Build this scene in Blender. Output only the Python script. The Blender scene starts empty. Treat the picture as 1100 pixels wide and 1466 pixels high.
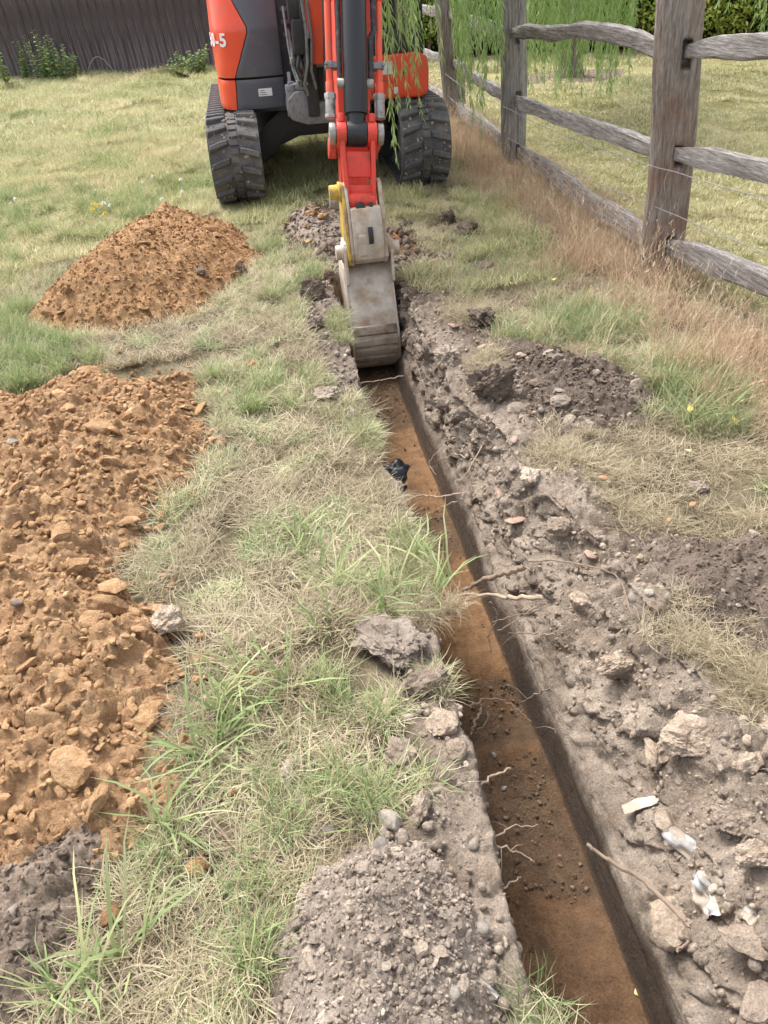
import bpy, bmesh, math, random
import numpy as np
from mathutils import Vector, Matrix, Euler

rad = math.radians
random.seed(7)
rng = np.random.default_rng(7)
scene = bpy.context.scene
col = scene.collection

# ------------------------------------------------------------------ camera
# X runs across the trench (right), Y along the trench (away), Z up from the turf
CAM_H, PITCH, ROLL, AZ, FPX = 1.65, rad(36.0), rad(3.5), rad(7.2), 1101.0
fw = np.array([math.sin(AZ), math.cos(AZ), 0.0]); rt0 = np.array([math.cos(AZ), -math.sin(AZ), 0.0]); zz = np.array([0, 0, 1.0])
cF = fw * math.cos(PITCH) - zz * math.sin(PITCH); cU0 = fw * math.sin(PITCH) + zz * math.cos(PITCH)
cR = rt0 * math.cos(ROLL) - cU0 * math.sin(ROLL); cU = cU0 * math.cos(ROLL) + rt0 * math.sin(ROLL)
cam_d = bpy.data.cameras.new('camera'); cam = bpy.data.objects.new('camera', cam_d); col.objects.link(cam)
cam_d.sensor_fit = 'VERTICAL'; cam_d.sensor_height = 36.0; cam_d.lens = 36.0 * FPX / 1466.0
cam_d.clip_start = 0.02; cam_d.clip_end = 600.0
cam.matrix_world = Matrix(((cR[0], cU[0], -cF[0], 0), (cR[1], cU[1], -cF[1], 0), (cR[2], cU[2], -cF[2], CAM_H), (0, 0, 0, 1)))
scene.camera = cam

# ------------------------------------------------------------------ daylight (bright overcast)
SUN_EL, SUN_AZ = rad(60.0), rad(-35.0)          # azimuth from +Y towards +X
world = bpy.data.worlds.new('World'); scene.world = world; world.use_nodes = True
wn = world.node_tree.nodes; wl = world.node_tree.links
bg = wn['Background']; bg.inputs['Strength'].default_value = 0.15
sky = wn.new('ShaderNodeTexSky'); sky.sky_type = 'NISHITA'; sky.sun_disc = False
sky.sun_elevation = SUN_EL; sky.sun_rotation = SUN_AZ; sky.air_density = 1.0; sky.dust_density = 4.0; sky.ozone_density = 1.0
hs = wn.new('ShaderNodeHueSaturation'); hs.inputs['Saturation'].default_value = 0.30
wl.new(sky.outputs[0], hs.inputs['Color']); wl.new(hs.outputs[0], bg.inputs['Color'])
sun_d = bpy.data.lights.new('sun', 'SUN'); sun_d.energy = 1.5; sun_d.angle = rad(20.0); sun_d.color = (1.0, 0.975, 0.94)
sun = bpy.data.objects.new('sun', sun_d); col.objects.link(sun)
sdir = Vector((math.sin(SUN_AZ) * math.cos(SUN_EL), math.cos(SUN_AZ) * math.cos(SUN_EL), math.sin(SUN_EL)))
sun.rotation_euler = sdir.to_track_quat('Z', 'Y').to_euler(); sun.location = (-3, 4, 12)
vs = scene.view_settings; vs.view_transform = 'Standard'; vs.look = 'None'; vs.gamma = 1.0; vs.exposure = 1.36; vs.use_curve_mapping = False
scene.cycles.max_bounces = 5; scene.cycles.diffuse_bounces = 3; scene.cycles.transparent_max_bounces = 8; scene.cycles.use_denoising = True; scene.cycles.use_adaptive_sampling = True; scene.cycles.adaptive_threshold = 0.02

# ------------------------------------------------------------------ helpers
CP = np.array([0, 0, CAM_H])
def ray(x, y): return cF + cR * (x - 550) / FPX + cU * (733 - y) / FPX
def at(x, y, z=0.0):
    d = ray(x, y); return CP + d * ((z - CAM_H) / d[2])
def aty(x, y, Y):
    d = ray(x, y); return CP + d * (Y / d[1])
def atx(x, y, X):
    d = ray(x, y); return CP + d * (X / d[0])

def hash3(ix, iy, iz, seed):
    h = (ix.astype(np.int64) * 374761393 + iy.astype(np.int64) * 668265263 + iz.astype(np.int64) * 2147483647 + seed * 974711) & 0xffffffff
    h = ((h ^ (h >> 13)) * 1274126177) & 0xffffffff
    h = ((h ^ (h >> 16)) * 2246822519) & 0xffffffff
    return ((h ^ (h >> 15)) & 0xffffff) / float(0xffffff)
def vnoise(x, y, z, seed=0):
    x = np.asarray(x, float); y = np.asarray(y, float); z = np.broadcast_to(np.asarray(z, float), x.shape)
    i, j, k = np.floor(x), np.floor(y), np.floor(z)
    fx, fy, fz = x - i, y - j, z - k
    fx, fy, fz = fx * fx * (3 - 2 * fx), fy * fy * (3 - 2 * fy), fz * fz * (3 - 2 * fz)
    def c(a, b, d): return hash3(i + a, j + b, k + d, seed)
    x00 = c(0,0,0) * (1 - fx) + c(1,0,0) * fx; x10 = c(0,1,0) * (1 - fx) + c(1,1,0) * fx
    x01 = c(0,0,1) * (1 - fx) + c(1,0,1) * fx; x11 = c(0,1,1) * (1 - fx) + c(1,1,1) * fx
    return ((x00 * (1 - fy) + x10 * fy) * (1 - fz) + (x01 * (1 - fy) + x11 * fy) * fz) * 2 - 1
def fbm(x, y, z=0.0, freq=1.0, octv=4, seed=0, gain=0.5):
    x = np.asarray(x, float); y = np.asarray(y, float); z = np.broadcast_to(np.asarray(z, float), x.shape)
    t = 0; a = 1.0; n = 0
    for o in range(octv):
        t = t + a * vnoise(x * freq + 17.3 * o, y * freq - 9.1 * o, z * freq + 4.7 * o, seed + o); n += a; a *= gain; freq *= 2.03
    return t / n
def worley(x, y, freq, seed=0):
    """distance to the nearest jittered point (in cells) and that cell's random value"""
    x = np.asarray(x, float) * freq; y = np.asarray(y, float) * freq
    i, j = np.floor(x), np.floor(y); best = np.full(x.shape, 9.0); val = np.zeros(x.shape); z0 = np.zeros(x.shape)
    for a in (-1, 0, 1):
        for b in (-1, 0, 1):
            h1 = hash3(i + a, j + b, z0, seed); h2 = hash3(i + a, j + b, z0 + 1, seed)
            d = np.hypot(i + a + h1 - x, j + b + h2 - y); m = d < best
            best = np.where(m, d, best); val = np.where(m, hash3(i + a, j + b, z0 + 2, seed), val)
    return best, val
def slabs(x, y, freq, seed=0):
    """broken plates: every cell its own height and tilt, cracks between cells"""
    x = np.asarray(x, float); y = np.asarray(y, float)
    wx = x + .35 / freq * fbm(x, y, 0, freq * 1.3, 3, seed + 60); wy = y + .35 / freq * fbm(x, y, 7, freq * 1.3, 3, seed + 61)
    X_, Y_ = wx * freq, wy * freq; i, j = np.floor(X_), np.floor(Y_); z0 = np.zeros(X_.shape)
    f1 = np.full(X_.shape, 9.0); f2 = f1.copy(); h = z0.copy()
    for a in (-1, 0, 1):
        for b in (-1, 0, 1):
            ox = i + a + hash3(i + a, j + b, z0, seed) - X_; oy = j + b + hash3(i + a, j + b, z0 + 1, seed) - Y_; d = np.hypot(ox, oy); m = d < f1
            f2 = np.where(m, f1, np.minimum(f2, d)); f1 = np.where(m, d, f1)
            v = hash3(i + a, j + b, z0 + 2, seed) - .5 + ox * (hash3(i + a, j + b, z0 + 3, seed) - .5) * .9 + oy * (hash3(i + a, j + b, z0 + 4, seed) - .5) * .9 - .35 * d * d
            h = np.where(m, v, h)
    c = np.clip((f2 - f1) / .22, 0, 1); c = c * c * (3 - 2 * c)
    return h * c - .45 * (1 - c)
def sstep(a, b, x):
    t = np.clip((x - a) / (b - a), 0, 1); return t * t * (3 - 2 * t)
def polydist(x, y, poly):
    """signed distance to a polygon, positive inside"""
    x = np.asarray(x, float); y = np.asarray(y, float)
    d2 = np.full(x.shape, 1e9); ins = np.zeros(x.shape, bool); n = len(poly)
    for i in range(n):
        ax, ay = poly[i]; bx_, by_ = poly[(i + 1) % n]
        ex, ey = bx_ - ax, by_ - ay; wx, wy = x - ax, y - ay
        t = np.clip((wx * ex + wy * ey) / (ex * ex + ey * ey + 1e-12), 0, 1)
        d2 = np.minimum(d2, (wx - ex * t) ** 2 + (wy - ey * t) ** 2)
        cnd = ((ay > y) != (by_ > y)) & (x < (bx_ - ax) * (y - ay) / (by_ - ay + 1e-12) + ax)
        ins ^= cnd
    return np.where(ins, 1, -1) * np.sqrt(d2)

# --- materials
MATS = {}
def ramp_(nt, fac, stops):
    r = nt.nodes.new('ShaderNodeValToRGB'); e = r.color_ramp.elements
    while len(e) < len(stops): e.new(0.5)
    for el, (p, c) in zip(e, stops): el.position = p; el.color = (*c, 1)
    nt.links.new(fac, r.inputs[0]); return r.outputs[0]
def noise_(nt, scale, detail=4, rough=0.55, coord='Object', stretch=None):
    tc = nt.nodes.new('ShaderNodeTexCoord'); n = nt.nodes.new('ShaderNodeTexNoise')
    n.inputs['Scale'].default_value = scale; n.inputs['Detail'].default_value = detail; n.inputs['Roughness'].default_value = rough
    src = nt.nodes.new('ShaderNodeNewGeometry').outputs['Position'] if coord == 'Pos' else tc.outputs[coord]
    if stretch:
        m = nt.nodes.new('ShaderNodeMapping'); m.inputs['Scale'].default_value = stretch; nt.links.new(src, m.inputs[0]); src = m.outputs[0]
    nt.links.new(src, n.inputs['Vector']); return n.outputs[0]
def mixc(nt, fac, a, b, blend='MIX'):
    m = nt.nodes.new('ShaderNodeMix'); m.data_type = 'RGBA'; m.blend_type = blend
    def put(sock, v):
        if isinstance(v, (tuple, list)): sock.default_value = (*v, 1) if len(v) == 3 else v
        elif isinstance(v, (int, float)): sock.default_value = v
        else: nt.links.new(v, sock)
    put(m.inputs[0], fac); put(m.inputs[6], a); put(m.inputs[7], b); return m.outputs[2]
def newmat(name):
    m = bpy.data.materials.new(name); m.use_nodes = True; MATS[name] = m
    return m, m.node_tree, m.node_tree.nodes['Principled BSDF']
def bump_(nt, b, hgt, strength=0.4, dist=0.01):
    bp = nt.nodes.new('ShaderNodeBump'); bp.inputs['Strength'].default_value = strength; bp.inputs['Distance'].default_value = dist
    nt.links.new(hgt, bp.inputs['Height'])
    if b.inputs['Normal'].is_linked: nt.links.new(b.inputs['Normal'].links[0].from_socket, bp.inputs['Normal'])
    nt.links.new(bp.outputs[0], b.inputs['Normal'])
def simple(name, c, rough=0.5, metal=0.0, dirt=None, dscale=9.0, dlo=0.52, dhi=0.72, bump=0.0, bscale=60.0, var=0.15, coat=0.0):
    """paint, rubber, steel: colour with a little mottling, dirt or rust patches in noise, fine relief"""
    m, nt, b = newmat(name)
    n1 = noise_(nt, dscale * 2.3, 6, 0.6)
    base = mixc(nt, n1, tuple(v * (1 - var) for v in c), tuple(min(1, v * (1 + var)) for v in c))
    r = None
    if dirt:
        n2 = noise_(nt, dscale, 8, 0.65)
        f = ramp_(nt, n2, [(dlo, (0, 0, 0)), (dhi, (1, 1, 1))])
        base = mixc(nt, f, base, dirt)
        rr = nt.nodes.new('ShaderNodeMapRange'); nt.links.new(f, rr.inputs[0]); rr.inputs[3].default_value = rough; rr.inputs[4].default_value = 0.9
        nt.links.new(rr.outputs[0], b.inputs['Roughness'])
    else: b.inputs['Roughness'].default_value = rough
    nt.links.new(base, b.inputs['Base Color']); b.inputs['Metallic'].default_value = metal
    if coat: b.inputs['Coat Weight'].default_value = coat; b.inputs['Coat Roughness'].default_value = 0.15
    if bump: bump_(nt, b, noise_(nt, bscale, 5, 0.6), bump, 0.004)
    return m

def soil_mat(name, stops, rough=0.95, scale=14.0, fine=90.0, bs=0.6, rnd=0.35, attr=None):
    """crumbly earth: clumpy colour noise, tone varying from clod to clod, two scales of relief"""
    m, nt, b = newmat(name)
    n = noise_(nt, scale, 7, 0.66, 'Pos')
    c = ramp_(nt, n, stops)
    if attr:
        a = nt.nodes.new('ShaderNodeAttribute'); a.attribute_name = attr
        c = a.outputs['Color']
        v0 = ramp_(nt, noise_(nt, scale, 7, 0.68, 'Pos'), [(0.25, (0.55, 0.55, 0.55)), (0.75, (1.35, 1.35, 1.35))])
        c = mixc(nt, 1.0, c, v0, 'MULTIPLY')
    oi = nt.nodes.new('ShaderNodeObjectInfo')
    v = ramp_(nt, oi.outputs['Random'], [(0, (1 - rnd, 1 - rnd, 1 - rnd * .95)), (1, (1 + rnd * .6, 1 + rnd * .6, 1 + rnd * .55))])
    if rnd: c = mixc(nt, 1.0, c, v, 'MULTIPLY')
    f2 = ramp_(nt, noise_(nt, fine * 2.2, 3, 0.6, 'Pos'), [(0.3, (0.72, 0.72, 0.72)), (0.7, (1.22, 1.22, 1.22))])
    c = mixc(nt, 1.0, c, f2, 'MULTIPLY')
    nt.links.new(c, b.inputs['Base Color']); b.inputs['Roughness'].default_value = rough; b.inputs['Specular IOR Level'].default_value = 0.2
    if attr:                                   # damp, smeared clay is smoother
        wa = nt.nodes.new('ShaderNodeAttribute'); wa.attribute_name = 'wet'; mr = nt.nodes.new('ShaderNodeMapRange'); mr.inputs[3].default_value = rough; mr.inputs[4].default_value = .42; nt.links.new(wa.outputs['Fac'], mr.inputs[0]); nt.links.new(mr.outputs[0], b.inputs['Roughness'])
        ms = nt.nodes.new('ShaderNodeMapRange'); ms.inputs[3].default_value = .2; ms.inputs[4].default_value = .5; nt.links.new(wa.outputs['Fac'], ms.inputs[0]); nt.links.new(ms.outputs[0], b.inputs['Specular IOR Level'])
    bump_(nt, b, noise_(nt, fine * .45, 5, 0.65, 'Pos'), bs * .9, 0.028)
    bump_(nt, b, noise_(nt, fine * 1.6, 6, 0.75, 'Pos'), bs, 0.012)
    return m

# --- mesh builder
class MB:
    def __init__(s): s.v = []; s.f = []
    def add(s, v, f):
        o = len(s.v); s.v += [tuple(map(float, q)) for q in v]; s.f += [tuple(int(i) + o for i in q) for q in f]; return s
    def box(s, lo, hi, M=None):
        (x0, y0, z0), (x1, y1, z1) = lo, hi
        v = [(x0,y0,z0),(x1,y0,z0),(x1,y1,z0),(x0,y1,z0),(x0,y0,z1),(x1,y0,z1),(x1,y1,z1),(x0,y1,z1)]
        if M is not None: v = [tuple(M @ Vector(q)) for q in v]
        return s.add(v, [(3,2,1,0),(4,5,6,7),(0,1,5,4),(1,2,6,5),(2,3,7,6),(3,0,4,7)])
    def cyl(s, p0, p1, r0, r1=None, n=20):
        r1 = r0 if r1 is None else r1
        return s.tube([p0, p1], [r0, r1], n)
    def tube(s, path, r, n=8, caps=True):
        P = [Vector(map(float, p)) for p in path]; rr = [r] * len(P) if isinstance(r, (int, float)) else list(r)
        ref = Vector((0.13, 0.31, 0.94)) if abs((P[-1] - P[0]).normalized().z) < 0.9 else Vector((1, 0.1, 0))
        vs_ = []; u = None
        for i, p in enumerate(P):
            t = (P[min(i + 1, len(P) - 1)] - P[max(i - 1, 0)]).normalized()
            u = (ref - t * ref.dot(t)).normalized() if u is None else (u - t * u.dot(t)).normalized()
            w = t.cross(u)
            for k in range(n):
                a = 2 * math.pi * k / n; vs_.append(p + (u * math.cos(a) + w * math.sin(a)) * rr[i])
        fs = []
        for i in range(len(P) - 1):
            for k in range(n): fs.append((i*n+k, i*n+(k+1)%n, (i+1)*n+(k+1)%n, (i+1)*n+k))
        if caps: fs.append(tuple(range(n - 1, -1, -1))); fs.append(tuple((len(P)-1)*n + k for k in range(n)))
        return s.add(vs_, fs)
    def prism(s, poly, axis, a, b):
        """poly in the two other axes (x:(y,z)  y:(x,z)  z:(x,y)), swept from a to b along axis"""
        def mk(p, q): return {'x': (q, p[0], p[1]), 'y': (p[0], q, p[1]), 'z': (p[0], p[1], q)}[axis]
        n = len(poly); v = [mk(p, a) for p in poly] + [mk(p, b) for p in poly]
        return s.add(v, [tuple(range(n)), tuple(range(2*n-1, n-1, -1))] + [(i, i+n, (i+1)%n+n, (i+1)%n) for i in range(n)])
    def build(s, name, mat, parent=None, bevel=0.0, smooth=True, seg=2, loc=None, origin=None):
        """links everything collected as ONE mesh object; a part's coordinates are taken relative to its thing"""
        bm = bmesh.new(); vv = [bm.verts.new(q) for q in s.v]
        for q in s.f:
            try: bm.faces.new([vv[i] for i in q])
            except ValueError: pass
        bmesh.ops.recalc_face_normals(bm, faces=bm.faces)
        if bevel:
            ed = [e for e in bm.edges if len(e.link_faces) == 2 and e.calc_face_angle(0) > 0.5]
            bmesh.ops.bevel(bm, geom=ed, offset=bevel, segments=seg, affect='EDGES', profile=0.6, clamp_overlap=True)
        if parent is not None and origin is None: origin = ROOT.get(parent.name, (0, 0, 0))
        if origin is not None: bmesh.ops.translate(bm, verts=bm.verts, vec=-Vector(origin))
        me = bpy.data.meshes.new(name); bm.to_mesh(me); bm.free()
        if smooth:
            me.polygons.foreach_set('use_smooth', [True] * len(me.polygons))
            try: me.set_sharp_from_angle(angle=rad(38))
            except Exception: pass
        me.materials.append(MATS[mat] if isinstance(mat, str) else mat)
        o = bpy.data.objects.new(name, me); col.objects.link(o)
        if parent is not None:
            o.parent = parent; ROOT[o.name] = origin
        elif origin is not None: o.location = origin; ROOT[o.name] = tuple(origin)
        if loc is not None: o.location = loc
        return o
ROOT = {}
def tag(o, label=None, cat=None, group=None, kind=None):
    if label: o['label'] = label
    if cat: o['category'] = cat
    if group: o['group'] = group
    if kind: o['kind'] = kind
    return o
def thing(name, loc, label, cat, group=None):
    o = bpy.data.objects.new(name, None); col.objects.link(o); o.location = loc; o.empty_display_size = 0.1
    ROOT[o.name] = tuple(map(float, loc)); return tag(o, label, cat, group)
def npmesh(name, verts, faces, mat, smooth=True, cols=None, attrs=None):
    """fast mesh from arrays; faces an (n,3) or (n,4) array or a list of such arrays"""
    verts = np.asarray(verts, np.float32); fl = faces if isinstance(faces, list) else [faces]
    me = bpy.data.meshes.new(name); me.vertices.add(len(verts)); me.vertices.foreach_set('co', verts.ravel())
    nl = sum(f.size for f in fl); npoly = sum(len(f) for f in fl)
    me.loops.add(nl); me.polygons.add(npoly)
    me.loops.foreach_set('vertex_index', np.concatenate([f.ravel() for f in fl]).astype(np.int32))
    tot = np.concatenate([np.full(len(f), f.shape[1]) for f in fl]); st = np.concatenate([[0], np.cumsum(tot)[:-1]])
    me.polygons.foreach_set('loop_start', st.astype(np.int32))
    me.polygons.foreach_set('use_smooth', np.full(npoly, bool(smooth)))
    me.update(calc_edges=True)
    if cols is not None:
        ca = me.color_attributes.new('soil', 'FLOAT_COLOR', 'POINT')
        ca.data.foreach_set('color', np.concatenate([cols, np.ones((len(cols), 1))], 1).astype(np.float32).ravel())
    for k, a in (attrs or {}).items():
        at_ = me.attributes.new(k, 'FLOAT', 'POINT'); at_.data.foreach_set('value', np.asarray(a, np.float32))
    if mat: me.materials.append(MATS[mat] if isinstance(mat, str) else mat)
    return me
def link(name, me, parent=None, loc=None, rot=None, scl=None):
    o = bpy.data.objects.new(name, me); col.objects.link(o)
    if parent is not None: o.parent = parent
    if loc is not None: o.location = loc
    if rot is not None: o.rotation_euler = rot
    if scl is not None: o.scale = scl if hasattr(scl, '__len__') else (scl,) * 3
    return o
def gridfaces(nx, ny):
    i = np.arange(nx - 1); j = np.arange(ny - 1); I, J = np.meshgrid(i, j, indexing='ij')
    a = I * ny + J; return np.stack([a, a + ny, a + ny + 1, a + 1], -1).reshape(-1, 4)

def variant_collection(name, meshes):
    c = bpy.data.collections.new(name)
    for i, me in enumerate(meshes):
        o = bpy.data.objects.new('%s_%02d' % (name, i), me); c.objects.link(o)
    return c
def scatter(name, pts, rots, scl, idx, variants, parent=None, label=None, cat=None):
    """one 'stuff' object: pieces of a kind nobody could count, set on given points"""
    me = bpy.data.meshes.new(name); n = len(pts); me.vertices.add(n)
    me.vertices.foreach_set('co', np.asarray(pts, np.float32).ravel())
    a = me.attributes.new('rot', 'FLOAT_VECTOR', 'POINT'); a.data.foreach_set('vector', np.asarray(rots, np.float32).ravel())
    scl = np.asarray(scl, np.float32)
    if scl.ndim == 1: scl = np.repeat(scl[:, None], 3, 1)
    a = me.attributes.new('scl', 'FLOAT_VECTOR', 'POINT'); a.data.foreach_set('vector', scl.ravel())
    a = me.attributes.new('idx', 'INT', 'POINT'); a.data.foreach_set('value', np.asarray(idx, np.int32))
    o = link(name, me, parent)
    ng = bpy.data.node_groups.new(name + '_nodes', 'GeometryNodeTree')
    ng.interface.new_socket('Geometry', in_out='INPUT', socket_type='NodeSocketGeometry'); ng.interface.new_socket('Geometry', in_out='OUTPUT', socket_type='NodeSocketGeometry')
    N = ng.nodes; L = ng.links
    gi = N.new('NodeGroupInput'); go = N.new('NodeGroupOutput'); ip = N.new('GeometryNodeInstanceOnPoints')
    ci = N.new('GeometryNodeCollectionInfo'); ci.inputs['Collection'].default_value = variants
    ci.inputs['Separate Children'].default_value = True; ci.inputs['Reset Children'].default_value = True
    def na(nm, t):
        q = N.new('GeometryNodeInputNamedAttribute'); q.data_type = t; q.inputs['Name'].default_value = nm
        return q.outputs['Attribute']
    er = N.new('FunctionNodeEulerToRotation'); L.new(na('rot', 'FLOAT_VECTOR'), er.inputs[0])
    L.new(gi.outputs[0], ip.inputs['Points']); L.new(ci.outputs[0], ip.inputs['Instance']); ip.inputs['Pick Instance'].default_value = True
    L.new(na('idx', 'INT'), ip.inputs['Instance Index']); L.new(er.outputs[0], ip.inputs['Rotation']); L.new(na('scl', 'FLOAT_VECTOR'), ip.inputs['Scale'])
    L.new(ip.outputs[0], go.inputs[0])
    md = o.modifiers.new('set_out', 'NODES'); md.node_group = ng
    return tag(o, label, cat, None, 'stuff')
# ------------------------------------------------------------------ materials
soil_mat('ground_mix', [(0, (.2, .2, .2)), (1, (.3, .3, .3))], attr='soil', rnd=0.0, scale=18, fine=85, bs=1.0)
soil_mat('clay_orange', [(0.2, (.20, .112, .054)), (0.5, (.37, .216, .106)), (0.8, (.54, .355, .205))], fine=75, rnd=0.28)
soil_mat('clay_orange_near', [(0.2, (.23, .130, .066)), (0.5, (.45, .272, .142)), (0.8, (.61, .42, .255))], fine=95, rnd=0.20)
soil_mat('clay_grey', [(0.22, (.25, .185, .135)), (0.5, (.40, .315, .24)), (0.78, (.52, .43, .345))], fine=80, rnd=0.25)
soil_mat('topsoil', [(0.22, (.085, .062, .046)), (0.5, (.19, .145, .112)), (0.78, (.32, .255, .20))], fine=70, rnd=0.3)
soil_mat('topsoil_dry', [(0.22, (.19, .148, .115)), (0.5, (.37, .30, .24)), (0.78, (.51, .43, .355))], fine=85, rnd=0.32)
soil_mat('stone_grey', [(0.25, (.16, .135, .11)), (0.5, (.27, .235, .20)), (0.78, (.37, .335, .29))], fine=50, bs=0.3, rnd=0.25)
soil_mat('crumb_brown', [(0.25, (.13, .085, .055)), (0.5, (.22, .15, .10)), (0.78, (.32, .23, .16))], fine=80, rnd=0.35)
soil_mat('brick_pink', [(0.25, (.26, .17, .125)), (0.5, (.38, .265, .205)), (0.78, (.46, .36, .30))], fine=60, bs=0.35, rnd=0.2)

def leafy(name, attr_stops, transl=0.3, patch=None, rough=0.55):
    """grass and leaves: colour from each blade's own tone, tuft to tuft variation, light coming through"""
    m, nt, b = newmat(name)
    a = nt.nodes.new('ShaderNodeAttribute'); a.attribute_name = 'blade'
    oi = nt.nodes.new('ShaderNodeObjectInfo')
    fac = a.outputs['Fac']
    ad = nt.nodes.new('ShaderNodeMath'); ad.operation = 'MULTIPLY_ADD'; nt.links.new(oi.outputs['Random'], ad.inputs[0]); ad.inputs[1].default_value = 0.3; nt.links.new(fac, ad.inputs[2])
    sb = nt.nodes.new('ShaderNodeMath'); sb.operation = 'SUBTRACT'; nt.links.new(ad.outputs[0], sb.inputs[0]); sb.inputs[1].default_value = 0.15
    f = sb.outputs[0]
    if patch:
        g = nt.nodes.new('ShaderNodeNewGeometry'); n = nt.nodes.new('ShaderNodeTexNoise'); n.inputs['Scale'].default_value = patch; n.inputs['Detail'].default_value = 3
        nt.links.new(g.outputs['Position'], n.inputs['Vector'])
        p = nt.nodes.new('ShaderNodeMath'); p.operation = 'MULTIPLY_ADD'; nt.links.new(n.outputs[0], p.inputs[0]); p.inputs[1].default_value = 1.1; nt.links.new(f, p.inputs[2])
        q = nt.nodes.new('ShaderNodeMath'); q.operation = 'SUBTRACT'; nt.links.new(p.outputs[0], q.inputs[0]); q.inputs[1].default_value = 0.55; f = q.outputs[0]
    c = ramp_(nt, f, attr_stops)
    nt.links.new(c, b.inputs['Base Color']); b.inputs['Roughness'].default_value = rough; b.inputs['Specular IOR Level'].default_value = 0.3
    tr = nt.nodes.new('ShaderNodeBsdfTranslucent'); nt.links.new(c, tr.inputs['Color'])
    mx = nt.nodes.new('ShaderNodeMixShader'); mx.inputs[0].default_value = transl
    nt.links.new(b.outputs[0], mx.inputs[1]); nt.links.new(tr.outputs[0], mx.inputs[2]); nt.links.new(mx.outputs[0], nt.nodes['Material Output'].inputs['Surface'])
    return m
STRAW, STRAW2, YGREEN, GREEN, DGREEN = (.66, .56, .36), (.52, .43, .25), (.44, .42, .20), (.27, .34, .12), (.14, .23, .065)
leafy('grass_mixed', [(0.0, (.72, .64, .46)), (0.40, (.58, .50, .32)), (0.52, (.41, .41, .22)), (0.75, (.28, .35, .16)), (1.0, (.16, .23, .085))], patch=1.7)
leafy('grass_green', [(0.0, (.48, .46, .25)), (0.45, (.32, .38, .17)), (1.0, (.19, .28, .10))])
leafy('grass_straw', [(0.0, (.62, .54, .385)), (0.35, (.47, .395, .26)), (0.7, (.33, .27, .17)), (1.0, (.19, .15, .095))])
leafy('grass_dry_tall', [(0.0, (.66, .54, .37)), (0.5, (.56, .40, .27)), (1.0, (.38, .24, .155))])
leafy('grass_field', [(0.0, (.66, .58, .38)), (0.4, (.54, .49, .28)), (0.65, (.40, .42, .20)), (1.0, (.22, .30, .10))], patch=0.9)
leafy('grass_lawn', [(0.0, (.70, .63, .42)), (0.45, (.58, .53, .31)), (0.75, (.40, .40, .19)), (1.0, (.24, .28, .11))], patch=0.7)
leafy('willow_leaf', [(0.0, (.50, .60, .30)), (0.5, (.34, .47, .17)), (1.0, (.20, .32, .095))], transl=0.4)
leafy('hedge_leaf', [(0.0, (.62, .64, .16)), (0.45, (.30, .42, .085)), (1.0, (.08, .16, .035))], transl=0.25, rough=0.4)
leafy('weed_leaf', [(0.0, (.46, .54, .18)), (0.5, (.22, .38, .12)), (1.0, (.11, .23, .08))], transl=0.3)
simple('twig', (.24, .175, .125), 0.9, dirt=(.12, .085, .06), dscale=30, bump=0.4, bscale=120)
simple('root_pale', (.38, .29, .205), 0.9, dirt=(.20, .145, .10), dscale=40, bump=.4, bscale=120)

# ------------------------------------------------------------------ ground shape
XL, XR = 0.345, 0.66                      # trench floor edges; floor half a metre down
def circ(px, py, r): p = at(px, py); return (p[0], p[1], r)
P_RIGHT = [(.66, -.9), (.66, 4.8), (1.0, 4.45), (1.06, 3.85), (1.28, 3.4), (1.60, 3.15), (1.66, 2.62), (1.25, 2.52), (1.02, 2.3), (1.04, 2.0), (1.3, 1.78), (1.75, 1.8), (2.0, 1.2), (2.0, -.9)]
P_LEFT = [(.45, -.9), (.45, 4.8), (.16, 4.8), (.15, 4.2), (.2, 3.3), (.325, 3.0), (.335, 2.0), (.26, 1.75), (.17, 1.62), (.18, 1.4), (.24, 1.2), (.19, 1.06), (.08, 1.0), (-.06, .9), (-.1, -.9)]
P_MACH = [(.15, 5.3), (.12, 6.2), (.45, 6.65), (.85, 6.2), (1.15, 5.4), (1.1, 4.7), (.3, 4.7)]
SODS = [circ(800, 665, .15), circ(860, 680, .12), circ(1000, 915, .13), (1.16, 1.23, .07), circ(1075, 990, .12), circ(700, 520, .09), circ(665, 455, .12)]
def soilmasks(x, y):
    n = 0.09 * fbm(x, y, 0, 3.2, 4, 11)
    r = sstep(-.05, .06, polydist(x, y, P_RIGHT) + n)
    for (cx, cy, cr) in SODS: r = r * (1 - .62 * sstep(.02, -.04, np.hypot(x - cx, y - cy) - cr + n * .6))
    l = sstep(-.04, .04, polydist(x, y, P_LEFT) + n * .6)
    m = sstep(-.08, .1, polydist(x, y, P_MACH) + n * 1.6 - .05)
    return r, l, m
def bank(y): return 0.085 + 0.24 * sstep(3.6, 1.0, y)          # how far the right lip has broken back
def gz(x, y):
    """height of the turf and of the spoil spread on it"""
    x = np.asarray(x, float); y = np.asarray(y, float)
    r, l, m = soilmasks(x, y)
    far = sstep(20, 8, np.hypot(x, y - 4))
    z = .022 * fbm(x, y, 0, .8, 3, 3) * far + .010 * fbm(x, y, 0, 6, 3, 4) * far
    z = z + r * (.03 + .055 * fbm(x, y, 0, 2.6, 3, 5)) * sstep(.66, .95, x) + m * (.03 + .05 * fbm(x, y, 0, 2.4, 3, 6)) + l * (.012 + .02 * fbm(x, y, 0, 4, 3, 8))
    for (cx, cy, cr) in SODS: z = z + .02 * np.exp(-((x - cx) ** 2 + (y - cy) ** 2) / (cr * cr)) * (cx > .9)
    return z
def lipL(y): return XL - .025 * sstep(1.7, 1.1, y) + .042 * fbm(y * 0 + 1.5, y, 0, 2.6, 3, 22) + .018 * fbm(y * 0 + 2.5, y, 0, 11, 2, 23)
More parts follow.
